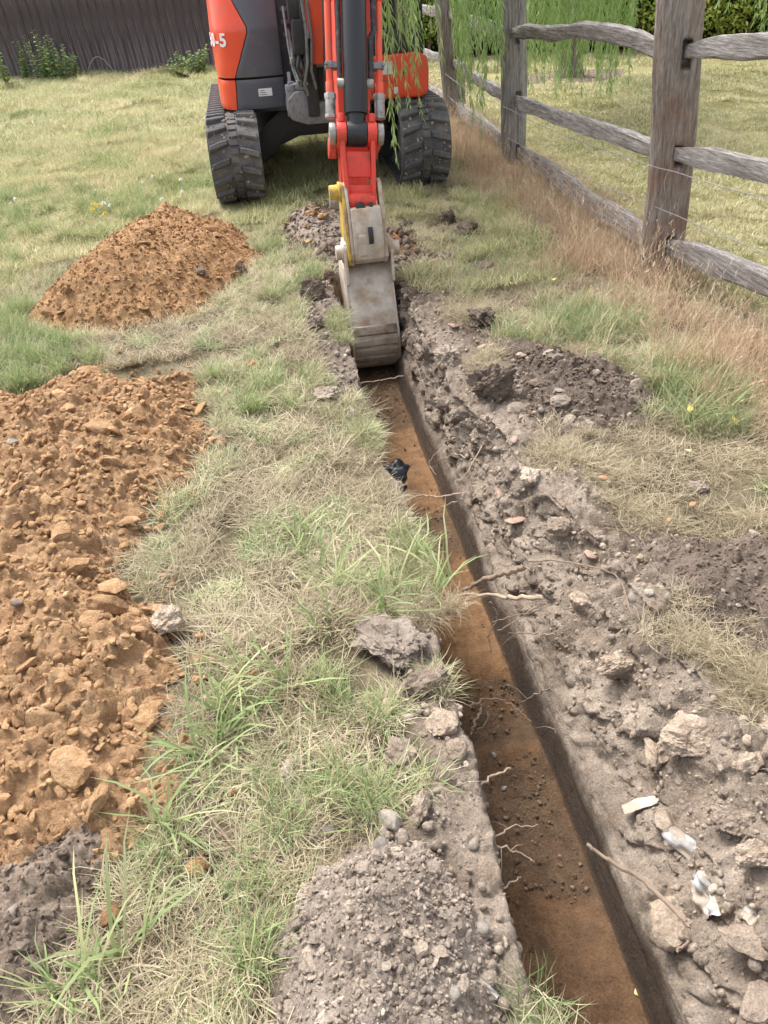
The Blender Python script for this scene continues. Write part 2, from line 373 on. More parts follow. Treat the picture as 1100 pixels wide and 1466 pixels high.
def gz1(x, y): return float(gz(np.array([x]), np.array([y]))[0])

def lerp(a, b, t): t = np.asarray(t)[..., None]; return np.asarray(a) * (1 - t) + np.asarray(b) * t
# across: turf | left wall | floor | right wall | turf
def spread(a, b, step0, grow): 
    out = [a]; st = step0
    while (out[-1] < b): out.append(out[-1] + st); st *= grow
    return np.array(out)
xl = XL - spread(0, 90, .011, 1.0)[:1]
left = np.concatenate([XL - (np.arange(0, 75) * .0125), XL - .9375 - spread(.0125, 90, .016, 1.045)])[::-1]
right = np.concatenate([XR + np.arange(0, 118) * .009, XR + 1.0625 + spread(0.0, 90, .016, 1.045)])
nB, nC, nD = 30, 34, 84
kind = np.concatenate([np.zeros(len(left)), np.ones(nB), np.full(nC, 2), np.full(nD, 3), np.full(len(right), 4)])
par = np.concatenate([left, np.linspace(0, 1, nB + 2)[1:-1], np.linspace(XL + .04, XR, nC), np.linspace(0, 1, nD + 2)[1:-1], right])
ys = [-1.9]
while ys[-1] < 120:
    y_ = ys[-1]; ys.append(y_ + (.05 if y_ < .2 else (.0085 if y_ < 1.6 else (.0085 + .0045 * (y_ - 1.6) if y_ < 7 else .033 * 1.0 * (1.05 ** (len([q for q in ys if q >= 7])))))))
ys = np.array(ys)
K, Y = np.meshgrid(kind, ys, indexing='ij'); Pm, _ = np.meshgrid(par, ys, indexing='ij')
depth = 0.5 * sstep(4.88, 4.5, Y) * sstep(-1.7, -1.3, Y)
w = bank(Y) + .065 * fbm(Y * 0 + 3, Y, 0, 2.6, 4, 21)
X = np.zeros_like(Y); T = np.zeros_like(Y)                         # T: 0 at turf, 1 at the floor
sL = lipL(Y) - XL; sR = .012 * fbm(Y * 0 + 4, Y, 0, 3, 3, 24)
X = np.where(K == 0, Pm + sL * np.exp((Pm - XL) / .3), X); X = np.where(K == 1, XL + sL + .04 * Pm, X); T = np.where(K == 1, Pm, T)
fx_ = (Pm - XL - .04) / (XR - XL - .04); X = np.where(K == 2, Pm + sL * (1 - fx_) + sR * fx_, X); T = np.where(K == 2, 1.0, T)
tt = np.where(K == 3, Pm, 0)
X = np.where(K == 3, XR + sR * (1 - tt) + .055 * np.minimum(tt / .36, 1) + (w - .055) * np.clip((tt - .35) / .65, 0, 1) ** 1.1, X); T = np.where(K == 3, 1 - Pm, T)
X = np.where(K == 4, Pm + w * np.exp(-(Pm - XR) / .5), X)
flat = (K == 0) | (K == 4)
xe = np.where(K == 1, XL, np.where(K == 2, .5, np.where(K == 3, XR + w, X)))
ztop = gz(np.where(K == 2, XL, xe), Y)
Zb = ztop * (1 - T) - depth * T
rM, lM, mM = soilmasks(X, Y)
soil = np.clip(np.maximum(np.maximum(rM, lM), mM), 0, 1); soil = np.where(flat, soil, 1.0)
# relief
lump = .034 * slabs(X, Y + .5 * Zb, 8, 2) + .014 * slabs(X + Zb, Y, 21, 4) + .007 * slabs(X - Zb, Y, 55, 6) + .030 * fbm(X, Y, Zb, 10, 5, 33, .66)
near = sstep(9, 5, Y) * sstep(4, 2.4, np.abs(X))
floorm = (K == 2)
Z = Zb + np.where(flat, np.maximum(np.maximum(rM, lM * .75), mM) * lump * near, 0) + np.where(floorm, .010 * fbm(X, Y, 0, 14, 5, 35, .6) + .010 * (np.abs(X - .52) / .17) ** 4, 0)
blocks = .038 * slabs(Y, Zb * 1.3 + X * .4, 8, 9) + .014 * slabs(Y, Zb * 1.25 - X * .3, 22, 12) + .006 * slabs(Y + X, Zb * 1.2, 58, 18) + .040 * fbm(X, Y, Zb, 9, 5, 43, .68)
edge = np.sin(np.pi * np.clip(np.where(K == 3, Pm, np.where(K == 1, 1 - Pm, 0)) * .96 + .02, 0, 1))
rough = np.where(K == 3, sstep(.22, .42, tt), np.where(K == 1, sstep(.95, .7, Pm) * .8, 0))
on = sstep(.05, .4, depth)
X = X - np.where(K == 3, blocks * rough * on, 0) + np.where(K == 1, blocks * .8 * rough * on, 0)
X = X + np.where((K == 3) & (rough < .5), .004 * fbm(X * 3, Y * .6, Zb * 40, 3, 3, 47), 0)
Z = Z + np.where(K == 3, .5 * lump * rough, 0)
# soil colour: what each patch of earth is, plus painted shade on the far floor
n1 = fbm(X, Y, Zb, 2.2, 4, 51); n2 = 1.25 * fbm(X, Y, Zb, 7, 5, 53, .6); n3 = fbm(X, Y, Zb, 0.6, 3, 55)
thatch = lerp((.12, .095, .06), (.32, .265, .165), np.clip(.5 + n2 * .8, 0, 1))
fieldc = lerp((.26, .25, .115), (.44, .385, .22), np.clip(.5 + n1 * .8 + n3 * .3, 0, 1))
base = lerp(thatch, fieldc, sstep(4, 8, Y))
lawn = lerp((.27, .26, .10), (.47, .42, .21), np.clip(.5 + n1 * .7 + n3 * .5, 0, 1))
base = lerp(base, lawn, sstep(2.3, 2.7, X))
clay = lerp((.30, .23, .172), (.58, .475, .38), np.clip(.5 + n2 * .9, 0, 1)); top = lerp((.115, .086, .065), (.35, .28, .222), np.clip(.5 + n2 * .8, 0, 1))
orange = lerp((.24, .105, .035), (.40, .20, .078), np.clip(.5 + n2 * .8, 0, 1))
darkness = np.clip(sstep(.92, 1.2, X + .2 * n1) * .8 + sstep(2.4, 3.3, Y) * .55 + .3 * n2, 0, 1)
base = lerp(base, lerp(clay, top, darkness), rM * flat)
base = lerp(base, lerp(clay, top, np.clip(sstep(2.6, 3.2, Y) * .8 + .12 + .5 * n2, 0, 1)), lM * flat)
base = lerp(base, lerp(top, orange, sstep(.05, .3, n1 + .1)), mM * flat)
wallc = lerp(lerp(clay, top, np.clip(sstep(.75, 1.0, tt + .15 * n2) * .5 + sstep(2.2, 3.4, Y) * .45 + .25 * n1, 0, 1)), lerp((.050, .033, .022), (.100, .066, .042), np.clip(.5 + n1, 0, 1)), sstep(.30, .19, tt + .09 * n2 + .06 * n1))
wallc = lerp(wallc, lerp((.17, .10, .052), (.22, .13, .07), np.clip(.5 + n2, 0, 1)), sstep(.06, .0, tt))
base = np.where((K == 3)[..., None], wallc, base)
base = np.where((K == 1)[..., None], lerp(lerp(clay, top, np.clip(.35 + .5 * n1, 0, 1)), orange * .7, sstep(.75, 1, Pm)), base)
CRUMBS_SHADE = [(1.02, 1.50), (1.58, 1.82), (2.60, 2.92), (3.75, 4.5)]  # crumb spans along the floor; the farthest is shadow painted into its colour
crumb_shade_m = np.zeros_like(Y)
for a_, b_ in CRUMBS_SHADE: crumb_shade_m = np.maximum(crumb_shade_m, sstep(a_ - .12, a_ + .08, Y + .25 * n1 + .1 * (X - .5)) * sstep(b_ + .1, b_ - .08, Y + .25 * n1))
flo = lerp(lerp(lerp((.17, .095, .05), (.25, .132, .060), sstep(.9, 2.4, Y + .4 * n1)), lerp((.28, .160, .084), (.39, .215, .100), sstep(.9, 2.2, Y + .4 * n1)), np.clip(.5 + .8 * n2 + .2 * n1, 0, 1)), (.165, .108, .068), np.clip(sstep(.22, .78, crumb_shade_m * .8 + .75 * n2), 0, .85))
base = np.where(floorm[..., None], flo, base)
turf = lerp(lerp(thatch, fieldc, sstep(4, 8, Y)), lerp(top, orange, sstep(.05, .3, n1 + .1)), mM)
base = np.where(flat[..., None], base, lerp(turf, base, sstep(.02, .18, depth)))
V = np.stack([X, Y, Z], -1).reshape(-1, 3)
ground = link('ground', npmesh('ground', V, gridfaces(*X.shape), 'ground_mix', True, base.reshape(-1, 3), {'wet': (np.where(K == 3, sstep(.34, .20, tt + .08 * n2), np.where(floorm, np.clip(.35 + .6 * n1, 0, .8) * (1 - crumb_shade_m), 0)) * sstep(.05, .3, depth)).ravel()}))
tag(ground, 'uneven ground with a narrow straight trench dug along it', None, None, 'structure')

# ------------------------------------------------------------------ clods
def clod_mesh(name, mat, seed, sub=2, cuts=7, rough=.12, flat=(1, 1, .75), smooth=False):
    r = np.random.default_rng(seed); bm = bmesh.new(); bmesh.ops.create_icosphere(bm, subdivisions=sub, radius=1.0)
    v = np.array([q.co for q in bm.verts]); fc = np.array([[q.index for q in f.verts] for f in bm.faces]); bm.free()
    for _ in range(cuts):
        n = r.normal(size=3); n /= np.linalg.norm(n); d = r.uniform(.5, .88); h = v @ n - d
        v = v - np.where(h > 0, h, 0)[:, None] * n
    o = r.uniform(0, 50, 3)
    v = v * (1 + rough * fbm(v[:, 0] * 2 + o[0], v[:, 1] * 2 + o[1], v[:, 2] * 2 + o[2], 1.1, 4, seed))[:, None]
    if sub > 2: v = v * (1 + rough * .55 * (np.abs(fbm(v[:, 0] * 2 + o[1], v[:, 1] * 2 + o[2], v[:, 2] * 2 + o[0], 3.1, 3, seed + 5)) - .25))[:, None]
    v = v * np.array(flat) * r.uniform(.75, 1.25, 3)
    v = v * np.array([1, .85, .8]) / np.abs(v).max()
    me = npmesh(name, v, fc, mat, True)
    if not smooth: me.set_sharp_from_angle(angle=rad(32))
    return me
CL = {}
for key, mat in (('orange', 'clay_orange'), ('near', 'clay_orange_near'), ('grey', 'clay_grey'), ('dark', 'topsoil'), ('dry', 'topsoil_dry'), ('stone', 'stone_grey'), ('floor', 'crumb_brown'), ('brick', 'brick_pink')):
    CL[key] = [clod_mesh('clod', mat, 100 + i, 4 if key != 'stone' else 3, 6 + i % 4, .30 if key in ('dark', 'dry') else .18, (1, .9, .7), False) for i in range(8)]
    CL[key + '_s'] = [clod_mesh('clod', mat, 200 + i, 2, 5, .15, (1, .95, .8), key in ('dark', 'dry')) for i in range(6)]
CLC = {k: variant_collection('clods_' + k, CL[k + '_s']) for k in ('orange', 'near', 'grey', 'dark', 'dry', 'stone', 'floor')}

HEAPS = []
def heap(name, label, poly, Hm, slope, mat, step, clodkey, n_big, big, n_small, small, relief=.02, cat='soil heap', tilt=(0, 0), wf=9.0, flats=0.0, seed=1, cols=None, wmul=1.0, root_z=None, shade_flat=False):
    """a heap of dug soil: a rough mound surface, its clods as parts and the fine crumbs as stuff"""
    xs = [p[0] for p in poly]; yy = [p[1] for p in poly]; cx, cy = float(np.mean(xs)), float(np.mean(yy))
    gx = np.arange(min(xs) - .1, max(xs) + .1, step); gy = np.arange(min(yy) - .1, max(yy) + .1, step)
    A, B = np.meshgrid(gx, gy, indexing='ij')
    def hz(a, b, fine=True):
        d = polydist(a, b, poly) + .07 * wmul * fbm(a, b, 0, 3.5, 4, seed) + .03 * wmul * fbm(a, b, 0, 11, 3, seed + 3)
        h = np.where(d > 0, Hm * np.tanh(np.maximum(d, 0) * slope / Hm), d * .8)
        h = h * (1 + .22 * fbm(a, b, 0, 1.6, 3, seed + 1)) * (1 + tilt[0] * (a - cx) + tilt[1] * (b - cy))
        if fine:
            mixn = sstep(-.35, .3, fbm(a, b, 0, 2.2, 3, seed + 21))
            h = h + sstep(-.02, .05, d) * (relief * (1.25 * slabs(a, b, wf, seed) * mixn + .75 * slabs(a, b, wf * 2.3, seed + 2) + .38 * slabs(a, b, wf * 5.5, seed + 4) + .7 * fbm(a, b, 0, 13, 4, seed + 5)))
        return gz(a, b) + h - .012, d
    Zh, Dm = hz(A, B); nx, ny = A.shape; F4 = gridfaces(nx, ny)
    keep = (Dm.ravel()[F4] > -.035).any(1); F4 = F4[keep]; used = np.unique(F4); mp = -np.ones(nx * ny, int); mp[used] = np.arange(len(used))
    zr = gz1(cx, cy); org = np.array([cx, cy, zr])
    Vv = np.stack([A, B, Zh], -1).reshape(-1, 3)[used] - org
    root = thing(name, org, label, cat)
    link('mound', npmesh('mound', Vv, mp[F4], mat, not shade_flat), root)
    r = np.random.default_rng(seed + 40)
    def pts(n, inset):
        out = np.zeros((0, 2))
        while len(out) < n:
            q = np.stack([r.uniform(min(xs) - .05, max(xs) + .05, n * 3), r.uniform(min(yy) - .05, max(yy) + .05, n * 3)], -1)
            d = polydist(q[:, 0], q[:, 1], poly) + .07 * fbm(q[:, 0], q[:, 1], 0, 3.5, 4, seed)
            out = np.concatenate([out, q[(d > inset + r.exponential(.03, len(d)) * -1) & ~((q[:, 0] > lipL(q[:, 1]) - .015) & (q[:, 0] < XR + bank(q[:, 1])) & (q[:, 1] < 4.9))]])
        return out[:n]
    if n_big:
        q = pts(n_big, -.01); zq, _ = hz(q[:, 0], q[:, 1]); sz = big[0] + (big[1] - big[0]) * r.random(n_big) ** 1.9
        for i in range(n_big):
            key = clodkey if isinstance(clodkey, str) else clodkey[r.integers(len(clodkey))]
            s = sz[i]
            link('clod', CL[key][r.integers(8)], root, (q[i, 0] - cx, q[i, 1] - cy, zq[i] - zr + s * .14), (r.normal() * .45, r.normal() * .45, r.uniform(0, 6.3)), (s * r.uniform(.85, 1.3), s * r.uniform(.75, 1.1), s * r.uniform(.6, 1.0)))
    if n_small:
        q = pts(n_small, -.05); zq, _ = hz(q[:, 0], q[:, 1]); sz = small[0] + (small[1] - small[0]) * r.random(n_small) ** 2.6
        P = np.stack([q[:, 0] - cx, q[:, 1] - cy, zq - zr + sz * .25], -1)
        sc = np.stack([sz * r.uniform(.8, 1.25, n_small), sz * r.uniform(.75, 1.1, n_small), sz * r.uniform(.65, 1.0, n_small)], -1)
        k0 = clodkey if isinstance(clodkey, str) else clodkey[0]
        scatter('crumbs', P, np.stack([r.normal(0, .6, n_small), r.normal(0, .6, n_small), r.uniform(0, 6.3, n_small)], -1), sc, r.integers(0, 6, n_small), CLC[k0], root)
    HEAPS.append(poly); return root, hz
H1 = [(-1.5, 4.62), (-1.3, 4.30), (-.85, 4.22), (-.45, 4.42), (-.12, 5.0), (-.06, 5.4), (-.2, 6.0), (-.5, 6.35), (-.95, 6.3), (-1.28, 5.7), (-1.42, 5.1)]
heap('orange_soil_heap', 'conical heap of orange clay soil on the grass in front of the left track', H1, .42, .80, 'clay_orange', .0115, 'orange', 90, (.014, .05), 9000, (.003, .016), .022, seed=11, wf=13)
H2 = [(-2.3, 3.55), (-1.6, 3.70), (-1.28, 3.60), (-1.0, 3.84), (-.75, 3.64), (-.42, 3.6), (-.34, 3.25), (-.35, 2.7), (-.54, 2.35), (-.6, 2.1), (-.45, 1.85), (-.37, 1.65), (-.42, 1.4), (-.38, 1.17), (-.52, 1.02), (-.75, .98), (-1.1, .95), (-2.0, .9), (-2.6, 2.0)]
heap('orange_soil_heap', 'broad low heap of cloddy orange soil along the left edge, nearest the viewer', H2, .17, .55, 'clay_orange_near', .0078, 'near', 300, (.017, .062), 17000, (.003, .021), .034, seed=23, wf=8.5)
H3 = [(-1.3, .55), (-1.2, 1.0), (-.8, 1.12), (-.62, 1.2), (-.52, 1.12), (-.56, .95), (-.60, .78), (-.75, .6)]
heap('dark_soil_heap', 'dark fibrous topsoil heap in the lower left corner below the orange heap', H3, .10, .9, 'topsoil', .007, 'dark', 50, (.010, .035), 3500, (.002, .010), .030, seed=37, wf=14, wmul=.6)
H4 = [(-.20, .30), (-.22, .60), (-.19, .80), (-.09, .94), (.07, .985), (.19, .93), (.25, .80), (.255, .6), (.22, .30)]
heap('crumbly_soil_heap', 'crumbly grey brown soil heap beside the trench at the bottom of the picture', H4, .19, 1.5, 'topsoil_dry', .0055, 'dry', 260, (.007, .026), 8000, (.002, .009), .016, seed=41, wf=20, wmul=.35)
H5 = [(1.0, 2.72), (.98, 3.0), (1.05, 3.35), (1.28, 3.42), (1.5, 3.2), (1.62, 2.9), (1.6, 2.62), (1.35, 2.6), (1.12, 2.68)]
heap('dark_soil_heap', 'dark topsoil spread beside the green grass right of the trench, half way along', H5, .07, .5, 'topsoil', .009, ('dark', 'dry'), 60, (.015, .05), 2600, (.003, .014), .030, seed=53, wf=11)
H6 = [(1.02, 1.42), (1.0, 1.7), (1.12, 1.86), (1.4, 1.84), (1.8, 1.75), (1.9, 1.4), (1.5, 1.33), (1.2, 1.36)]
heap('dark_soil_heap', 'fine dark brown soil heap at the right edge above the white plastic scraps', H6, .065, .4, 'topsoil', .009, ('dark', 'dry'), 40, (.010, .03), 2600, (.003, .010), .020, seed=61, wf=14)
H7 = [(.17, 5.55), (.13, 5.9), (.2, 6.3), (.42, 6.5), (.58, 6.1), (.52, 5.6), (.35, 5.4)]
heap('mixed_soil_heap', 'small dark and orange soil heap on the turf behind the bucket between the tracks', H7, .12, .6, 'topsoil_dry', .014, ('dark', 'orange'), 40, (.02, .06), 800, (.006, .02), .02, seed=71)
H8 = [(-.30, .45), (-.28, .62), (-.21, .68), (-.19, .55), (-.2, .42)]
heap('dark_soil_heap', 'small dark soil lump in straw left of the crumbly heap at the bottom edge', H8, .07, 1.3, 'topsoil', .007, 'dark', 12, (.008, .02), 500, (.003, .009), .010, seed=83, wf=20, wmul=.3)
H9 = [(1.03, .30), (1.02, .8), (1.03, 1.08), (1.08, 1.2), (1.16, 1.2), (1.3, 1.05), (1.5, .8), (1.5, .3)]
heap('clay_soil_heap', 'pale grey clay spoil heap at the lower right edge above the trench', H9, .12, .55, 'clay_grey', .0075, ('grey', 'dry'), 70, (.012, .04), 2600, (.003, .012), .022, seed=97, wf=9)
# ------------------------------------------------------------------ excavator
simple('paint_red', (.80, .088, .034), 0.32, dirt=(.40, .17, .11), dscale=5, dlo=.52, dhi=.85, var=.08, coat=.15)
simple('paint_red_worn', (.68, .05, .028), 0.42, dirt=(.20, .085, .055), dscale=16, dlo=.50, dhi=.72, var=.14)
simple('paint_grey', (.092, .099, .120), 0.36, dirt=(.16, .15, .14), dscale=7, dlo=.56, dhi=.85, var=.1)
simple('panel_dark', (.030, .033, .042), 0.5, dirt=(.09, .085, .08), dscale=9, dlo=.5, dhi=.8)
simple('steel_black', (.016, .017, .020), 0.45, dirt=(.075, .066, .058), dscale=16, dlo=.55, dhi=.8, bump=.15)
simple('tube_black', (.020, .021, .024), 0.38, dirt=(.16, .15, .14), dscale=34, dlo=.70, dhi=.76)
simple('rubber', (.066, .066, .069), 0.8, dirt=(.21, .19, .165), dscale=7, dlo=.44, dhi=.80, bump=.3, bscale=90)
simple('rubber_hose', (.03, .03, .032), 0.6, dirt=(.15, .14, .12), dscale=30)
simple('cast_grey', (.20, .20, .21), 0.5, dirt=(.09, .08, .075), dscale=20, metal=.2, bump=.25)
simple('steel_worn', (.50, .44, .37), 0.6, dirt=(.34, .235, .15), dscale=8, dlo=.45, dhi=.66, metal=.12, bump=.3, bscale=40, var=.3)
simple('steel_mud', (.40, .335, .27), 0.62, dirt=(.175, .115, .07), dscale=7, dlo=.42, dhi=.66, metal=.1, bump=.35, bscale=35, var=.3)
simple('paint_yellow', (.56, .37, .040), 0.55, dirt=(.28, .19, .115), dscale=11, dlo=.44, dhi=.60)
simple('steel_pin', (.34, .32, .30), 0.4, metal=.5, dirt=(.15, .11, .08), dscale=18)
simple('sticker_white', (.74, .76, .78), 0.5, var=.04)
simple('lettering_white', (.82, .82, .82), 0.45, var=.02)
simple('ink_dark', (.06, .06, .07), 0.6)
simple('seat_fabric', (.035, .035, .04), 0.9)
mg, ntg, bg_ = newmat('cab_glass'); bg_.inputs['Base Color'].default_value = (.75, .85, .82, 1); bg_.inputs['Roughness'].default_value = .03; bg_.inputs['Transmission Weight'].default_value = 1.0; bg_.inputs['IOR'].default_value = 1.45

EX = thing('excavator', (.585, 8.0, 0), 'red and grey tracked mini excavator straddling the end of the trench', 'excavator')
TC = {-1: -.165, 1: 1.385}                  # track centre lines
RB, ZC, YF, YR = .30, .332, 7.0, 9.0       # belt radius, axle height, front idler, rear sprocket
PER = 2 * (YR - YF) + 2 * math.pi * RB
def loop(s_, r):
    """point and outward normal on the track loop, s measured from the front lower tangent going up over the front"""
    s_ = s_ % PER; a1 = math.pi * RB; L = YR - YF
    if s_ < a1:
        a = s_ / RB; return (YF - r * math.sin(a), ZC - r * math.cos(a)), (-math.sin(a), -math.cos(a)), (-math.cos(a), math.sin(a))
    s_ -= a1
    if s_ < L: return (YF + s_, ZC + r), (0, 1), (1, 0)
    s_ -= L
    if s_ < a1:
        a = s_ / RB; return (YR + r * math.sin(a), ZC + r * math.cos(a)), (math.sin(a), math.cos(a)), (math.cos(a), -math.sin(a))
    s_ -= a1; return (YR - s_, ZC - r), (0, -1), (-1, 0)
def lug_mesh(side):
    # chevron half: knee in the middle, outer end lower; x outwards, t along the belt, h proud of the belt
    o = [(.042, .030), (.110, .016), (.196, -.022), (.196, -.074), (.110, -.046), (.042, -.020)]
    v = []; 
    for (x, t) in o: v.append((x * side, t, -.012))
    cx = sum(p[0] for p in o) / 6; ct = sum(p[1] for p in o) / 6
    for (x, t) in o: v.append(((cx + (x - cx) * .93) * side, ct + (t - ct) * .72, .030))
    f = [tuple(range(6)), tuple(range(11, 5, -1))] + [(i, i + 6, (i + 1) % 6 + 6, (i + 1) % 6) for i in range(6)]
    bm = bmesh.new(); vv = [bm.verts.new(q) for q in v]
    for q in f: bm.faces.new([vv[i] for i in q])
    bmesh.ops.recalc_face_normals(bm, faces=bm.faces)
    bmesh.ops.bevel(bm, geom=[e for e in bm.edges if all(w_.co.z > 0 for w_ in e.verts)], offset=.006, segments=1, affect='EDGES')
    me = bpy.data.meshes.new('tread_lug'); bm.to_mesh(me); bm.free(); me.materials.append(MATS['rubber']); return me
LUGS = {-1: lug_mesh(-1), 1: lug_mesh(1)}
NL = 46
for sd, xc in TC.items():
    m = MB(); n = 150; ring = []
    W = .205
    for i in range(n):
        (y0, z0), nn, tt_ = loop(PER * i / n, RB); (y1, z1), _, _ = loop(PER * i / n, RB - .03)
        ring.append([(xc - W, y0, z0), (xc + W, y0, z0), (xc + W, y1, z1), (xc - W, y1, z1)])
    v = [q for r_ in ring for q in r_]
    m.add(v, [(i*4+k, i*4+(k+1)%4, ((i+1)%n)*4+(k+1)%4, ((i+1)%n)*4+k) for i in range(n) for k in range(4)])
    for i in range(NL * 2):                                  # centre pads
        (y0, z0), nn, t_ = loop(PER * i / (NL * 2), RB); N_ = Vector((0, *nn)); T_ = Vector((0, *t_)); X_ = Vector((1, 0, 0))
        Mx = Matrix((X_, T_, N_)).transposed().to_4x4(); Mx.translation = Vector((xc, y0, z0)); m.box((-.032, -.021, -.01), (.032, .021, .012), Mx)
    trk = m.build('track', 'rubber', EX, smooth=True)
    for i in range(NL):
        for s2 in (-1, 1):
            (y0, z0), nn, t_ = loop(PER * (i + (.5 if s2 > 0 else 0)) / NL, RB); N_ = Vector((0, *nn)); T_ = Vector((0, *t_))
            Mx = Matrix((Vector((1, 0, 0)), T_, N_)).transposed().to_4x4(); Mx.translation = Vector((xc - .585, y0 - 8.0, z0))
            lg = link('tread_lug', LUGS[s2], trk); lg.matrix_local = Mx
    for yc, nm in ((YF, 'idler_wheel'), (YR, 'sprocket')):
        m = MB(); 
        for a_, b_, r_ in ((-.12, .12, .268), (-.155, -.12, .225), (.12, .155, .225), (-.175, -.155, .09), (.155, .175, .09)): m.cyl((xc + a_, yc, ZC), (xc + b_, yc, ZC), r_, n=40)
        m.build(nm, 'cast_grey', EX, bevel=.008)
    for k in range(5): m = MB(); m.cyl((xc - .13, 7.4 + k * .32, .12), (xc + .13, 7.4 + k * .32, .12), .085, n=24); m.build('bottom_roller', 'cast_grey', EX, bevel=.006)
    m = MB(); m.prism([(7.15, .22), (7.25, .44), (8.75, .46), (8.85, .2), (8.6, .16), (7.3, .16)], 'x', xc - .10, xc + .10); m.build('track_frame', 'steel_black', EX, bevel=.012)
m = MB(); m.prism([(-.05, .14), (.09, .20), (.22, .32), (.40, .385), (.77, .385), (.95, .32), (1.08, .20), (1.22, .14), (1.22, .34), (1.06, .5), (.92, .60), (.25, .60), (.11, .5), (-.05, .34)], 'y', 7.42, 8.5)
m.build('car_body', 'steel_black', EX, bevel=.02)
m = MB(); m.cyl((.585, 8.0, .58), (.585, 8.0, .70), .42, n=48); m.build('slew_ring', 'steel_black', EX)
# dozer blade folded at the rear
m = MB(); m.prism([(9.72, .08), (9.66, .30), (9.72, .50), (9.75, .50), (9.71, .30), (9.76, .08)], 'x', -.40, 1.57); m.box((.1, 8.4, .22), (.2, 9.7, .32)); m.box((.97, 8.4, .22), (1.07, 9.7, .32)); m.build('dozer_blade', 'paint_red_worn', EX, bevel=.006)
# revolving frame and skirts
m = MB(); m.prism([(-.14, 7.22), (.30, 7.14), (.95, 7.14), (1.46, 7.16), (1.48, 8.6), (1.1, 9.35), (.585, 9.5), (.07, 9.35), (-.24, 8.6), (-.23, 7.4)], 'z', .63, .70); m.build('revolving_frame', 'steel_black', EX, bevel=.01)
# right-hand hood: a wrapped shell. plan curve from the inner front edge round the corner to the side
def hood_plan(a, z):
    """a 0..1 from inner front edge (x=.30) round the corner and back along the side"""
    pts = [(.30, 7.13), (.18, 7.105), (.05, 7.095), (-.08, 7.115), (-.165, 7.165), (-.21, 7.25), (-.232, 7.38), (-.24, 7.6), (-.24, 8.1), (-.22, 8.7)]
    cum = [0]
    for p, q in zip(pts, pts[1:]): cum.append(cum[-1] + math.hypot(q[0] - p[0], q[1] - p[1]))
    L = a * cum[-1]
    i = max(k for k in range(len(pts)) if cum[k] <= L + 1e-9); i = min(i, len(pts) - 2); t = (L - cum[i]) / (cum[i + 1] - cum[i])
    def cr(p0, p1, p2, p3, t): return .5 * (2 * p1 + (p2 - p0) * t + (2 * p0 - 5 * p1 + 4 * p2 - p3) * t * t + (3 * p1 - p0 - 3 * p2 + p3) * t ** 3)
    q = [pts[max(i - 1, 0)], pts[i], pts[i + 1], pts[min(i + 2, len(pts) - 1)]]
    x = cr(*[p[0] for p in q], t); y = cr(*[p[1] for p in q], t)
    s_ = max(0, z - 1.22) ; return x + s_ * .10 * (x < 0.3) * min(1, a * 4) * .4, y + s_ * .32 + max(0, .9 - z) * .05 , L
HL = hood_plan(1.0, 1)[2]
def hood_shell(name, mat, z0, z1, amin, amax, nz, na, bulge=0.0):
    """outer skin with thickness between two parameter curves"""
    V_ = []; F_ = []
    for off in (0.0, .018):
        for i in range(nz + 1):
            z = z0 + (z1 - z0) * i / nz
            for k in range(na + 1):
                a = amin(z) + (amax(z) - amin(z)) * k / na; x, y, _ = hood_plan(a, z)
                x2, y2, _ = hood_plan(min(1, a + .004), z); x1, y1, _ = hood_plan(max(0, a - .004), z)
                nx_, ny_ = (y2 - y1), -(x2 - x1); l_ = math.hypot(nx_, ny_) or 1; nx_ /= l_; ny_ /= l_
                e = min(k, na - k, i * na / nz, (nz - i) * na / nz) / na; rnd = -.006 * max(0, 1 - e * 16)
                V_.append((x + nx_ * (off - rnd), y + ny_ * (off - rnd), z))
    N1 = (nz + 1) * (na + 1)
    for i in range(nz):
        for k in range(na):
            a = i * (na + 1) + k; F_.append((a, a + 1, a + na + 2, a + na + 1)); F_.append((a + N1, a + na + 1 + N1, a + na + 2 + N1, a + 1 + N1))
    rim = [k for k in range(na + 1)] + [i * (na + 1) + na for i in range(1, nz + 1)] + [nz * (na + 1) + k for k in range(na - 1, -1, -1)] + [i * (na + 1) for i in range(nz - 1, 0, -1)]
    for i in range(len(rim)): a, b = rim[i], rim[(i + 1) % len(rim)]; F_.append((a, b, b + N1, a + N1))
    mm = MB(); mm.add(V_, F_); return mm.build(name, mat, EX)
def ax(xv):   # parameter where the plan passes x (front part only)
    return min((abs(hood_plan(k / 400, 1)[0] - xv), k / 400) for k in range(120))[1]
def edge_a(z):
    pts = [(.90, -.085), (1.20, .055), (1.24, .055), (1.46, -.06), (1.9, -.15)]
    for (za, xa), (zb, xb) in zip(pts, pts[1:]):
        if z <= zb: t = max(0, (z - za) / (zb - za)); return ax(xa + (xb - xa) * t)
    return ax(-.15)
EA = {}
def ea(z):
    k = round(z, 3)
    if k not in EA: EA[k] = edge_a(z)
    return EA[k]
red = hood_shell('hood_panel', 'paint_red', .895, 1.78, lambda z: ea(z) + .002, lambda z: 1.0, 44, 40); red['label'] = 'red hood panel with white model number'
gry = hood_shell('hood_panel', 'paint_grey', .895, 1.78, lambda z: 0.0, lambda z: ea(z) - .002, 44, 16); gry['label'] = 'grey hood panel'
sk1 = hood_shell('side_skirt', 'paint_red', .665, .878, lambda z: ax(-.105 + (z - .66) * .09) + .002, lambda z: 1.0, 10, 40); sk1['label'] = 'red lower skirt'
sk2 = hood_shell('side_skirt', 'paint_grey', .665, .878, lambda z: 0.0, lambda z: ax(-.105 + (z - .66) * .09) - .002, 10, 16); sk2['label'] = 'grey lower skirt with stickers'
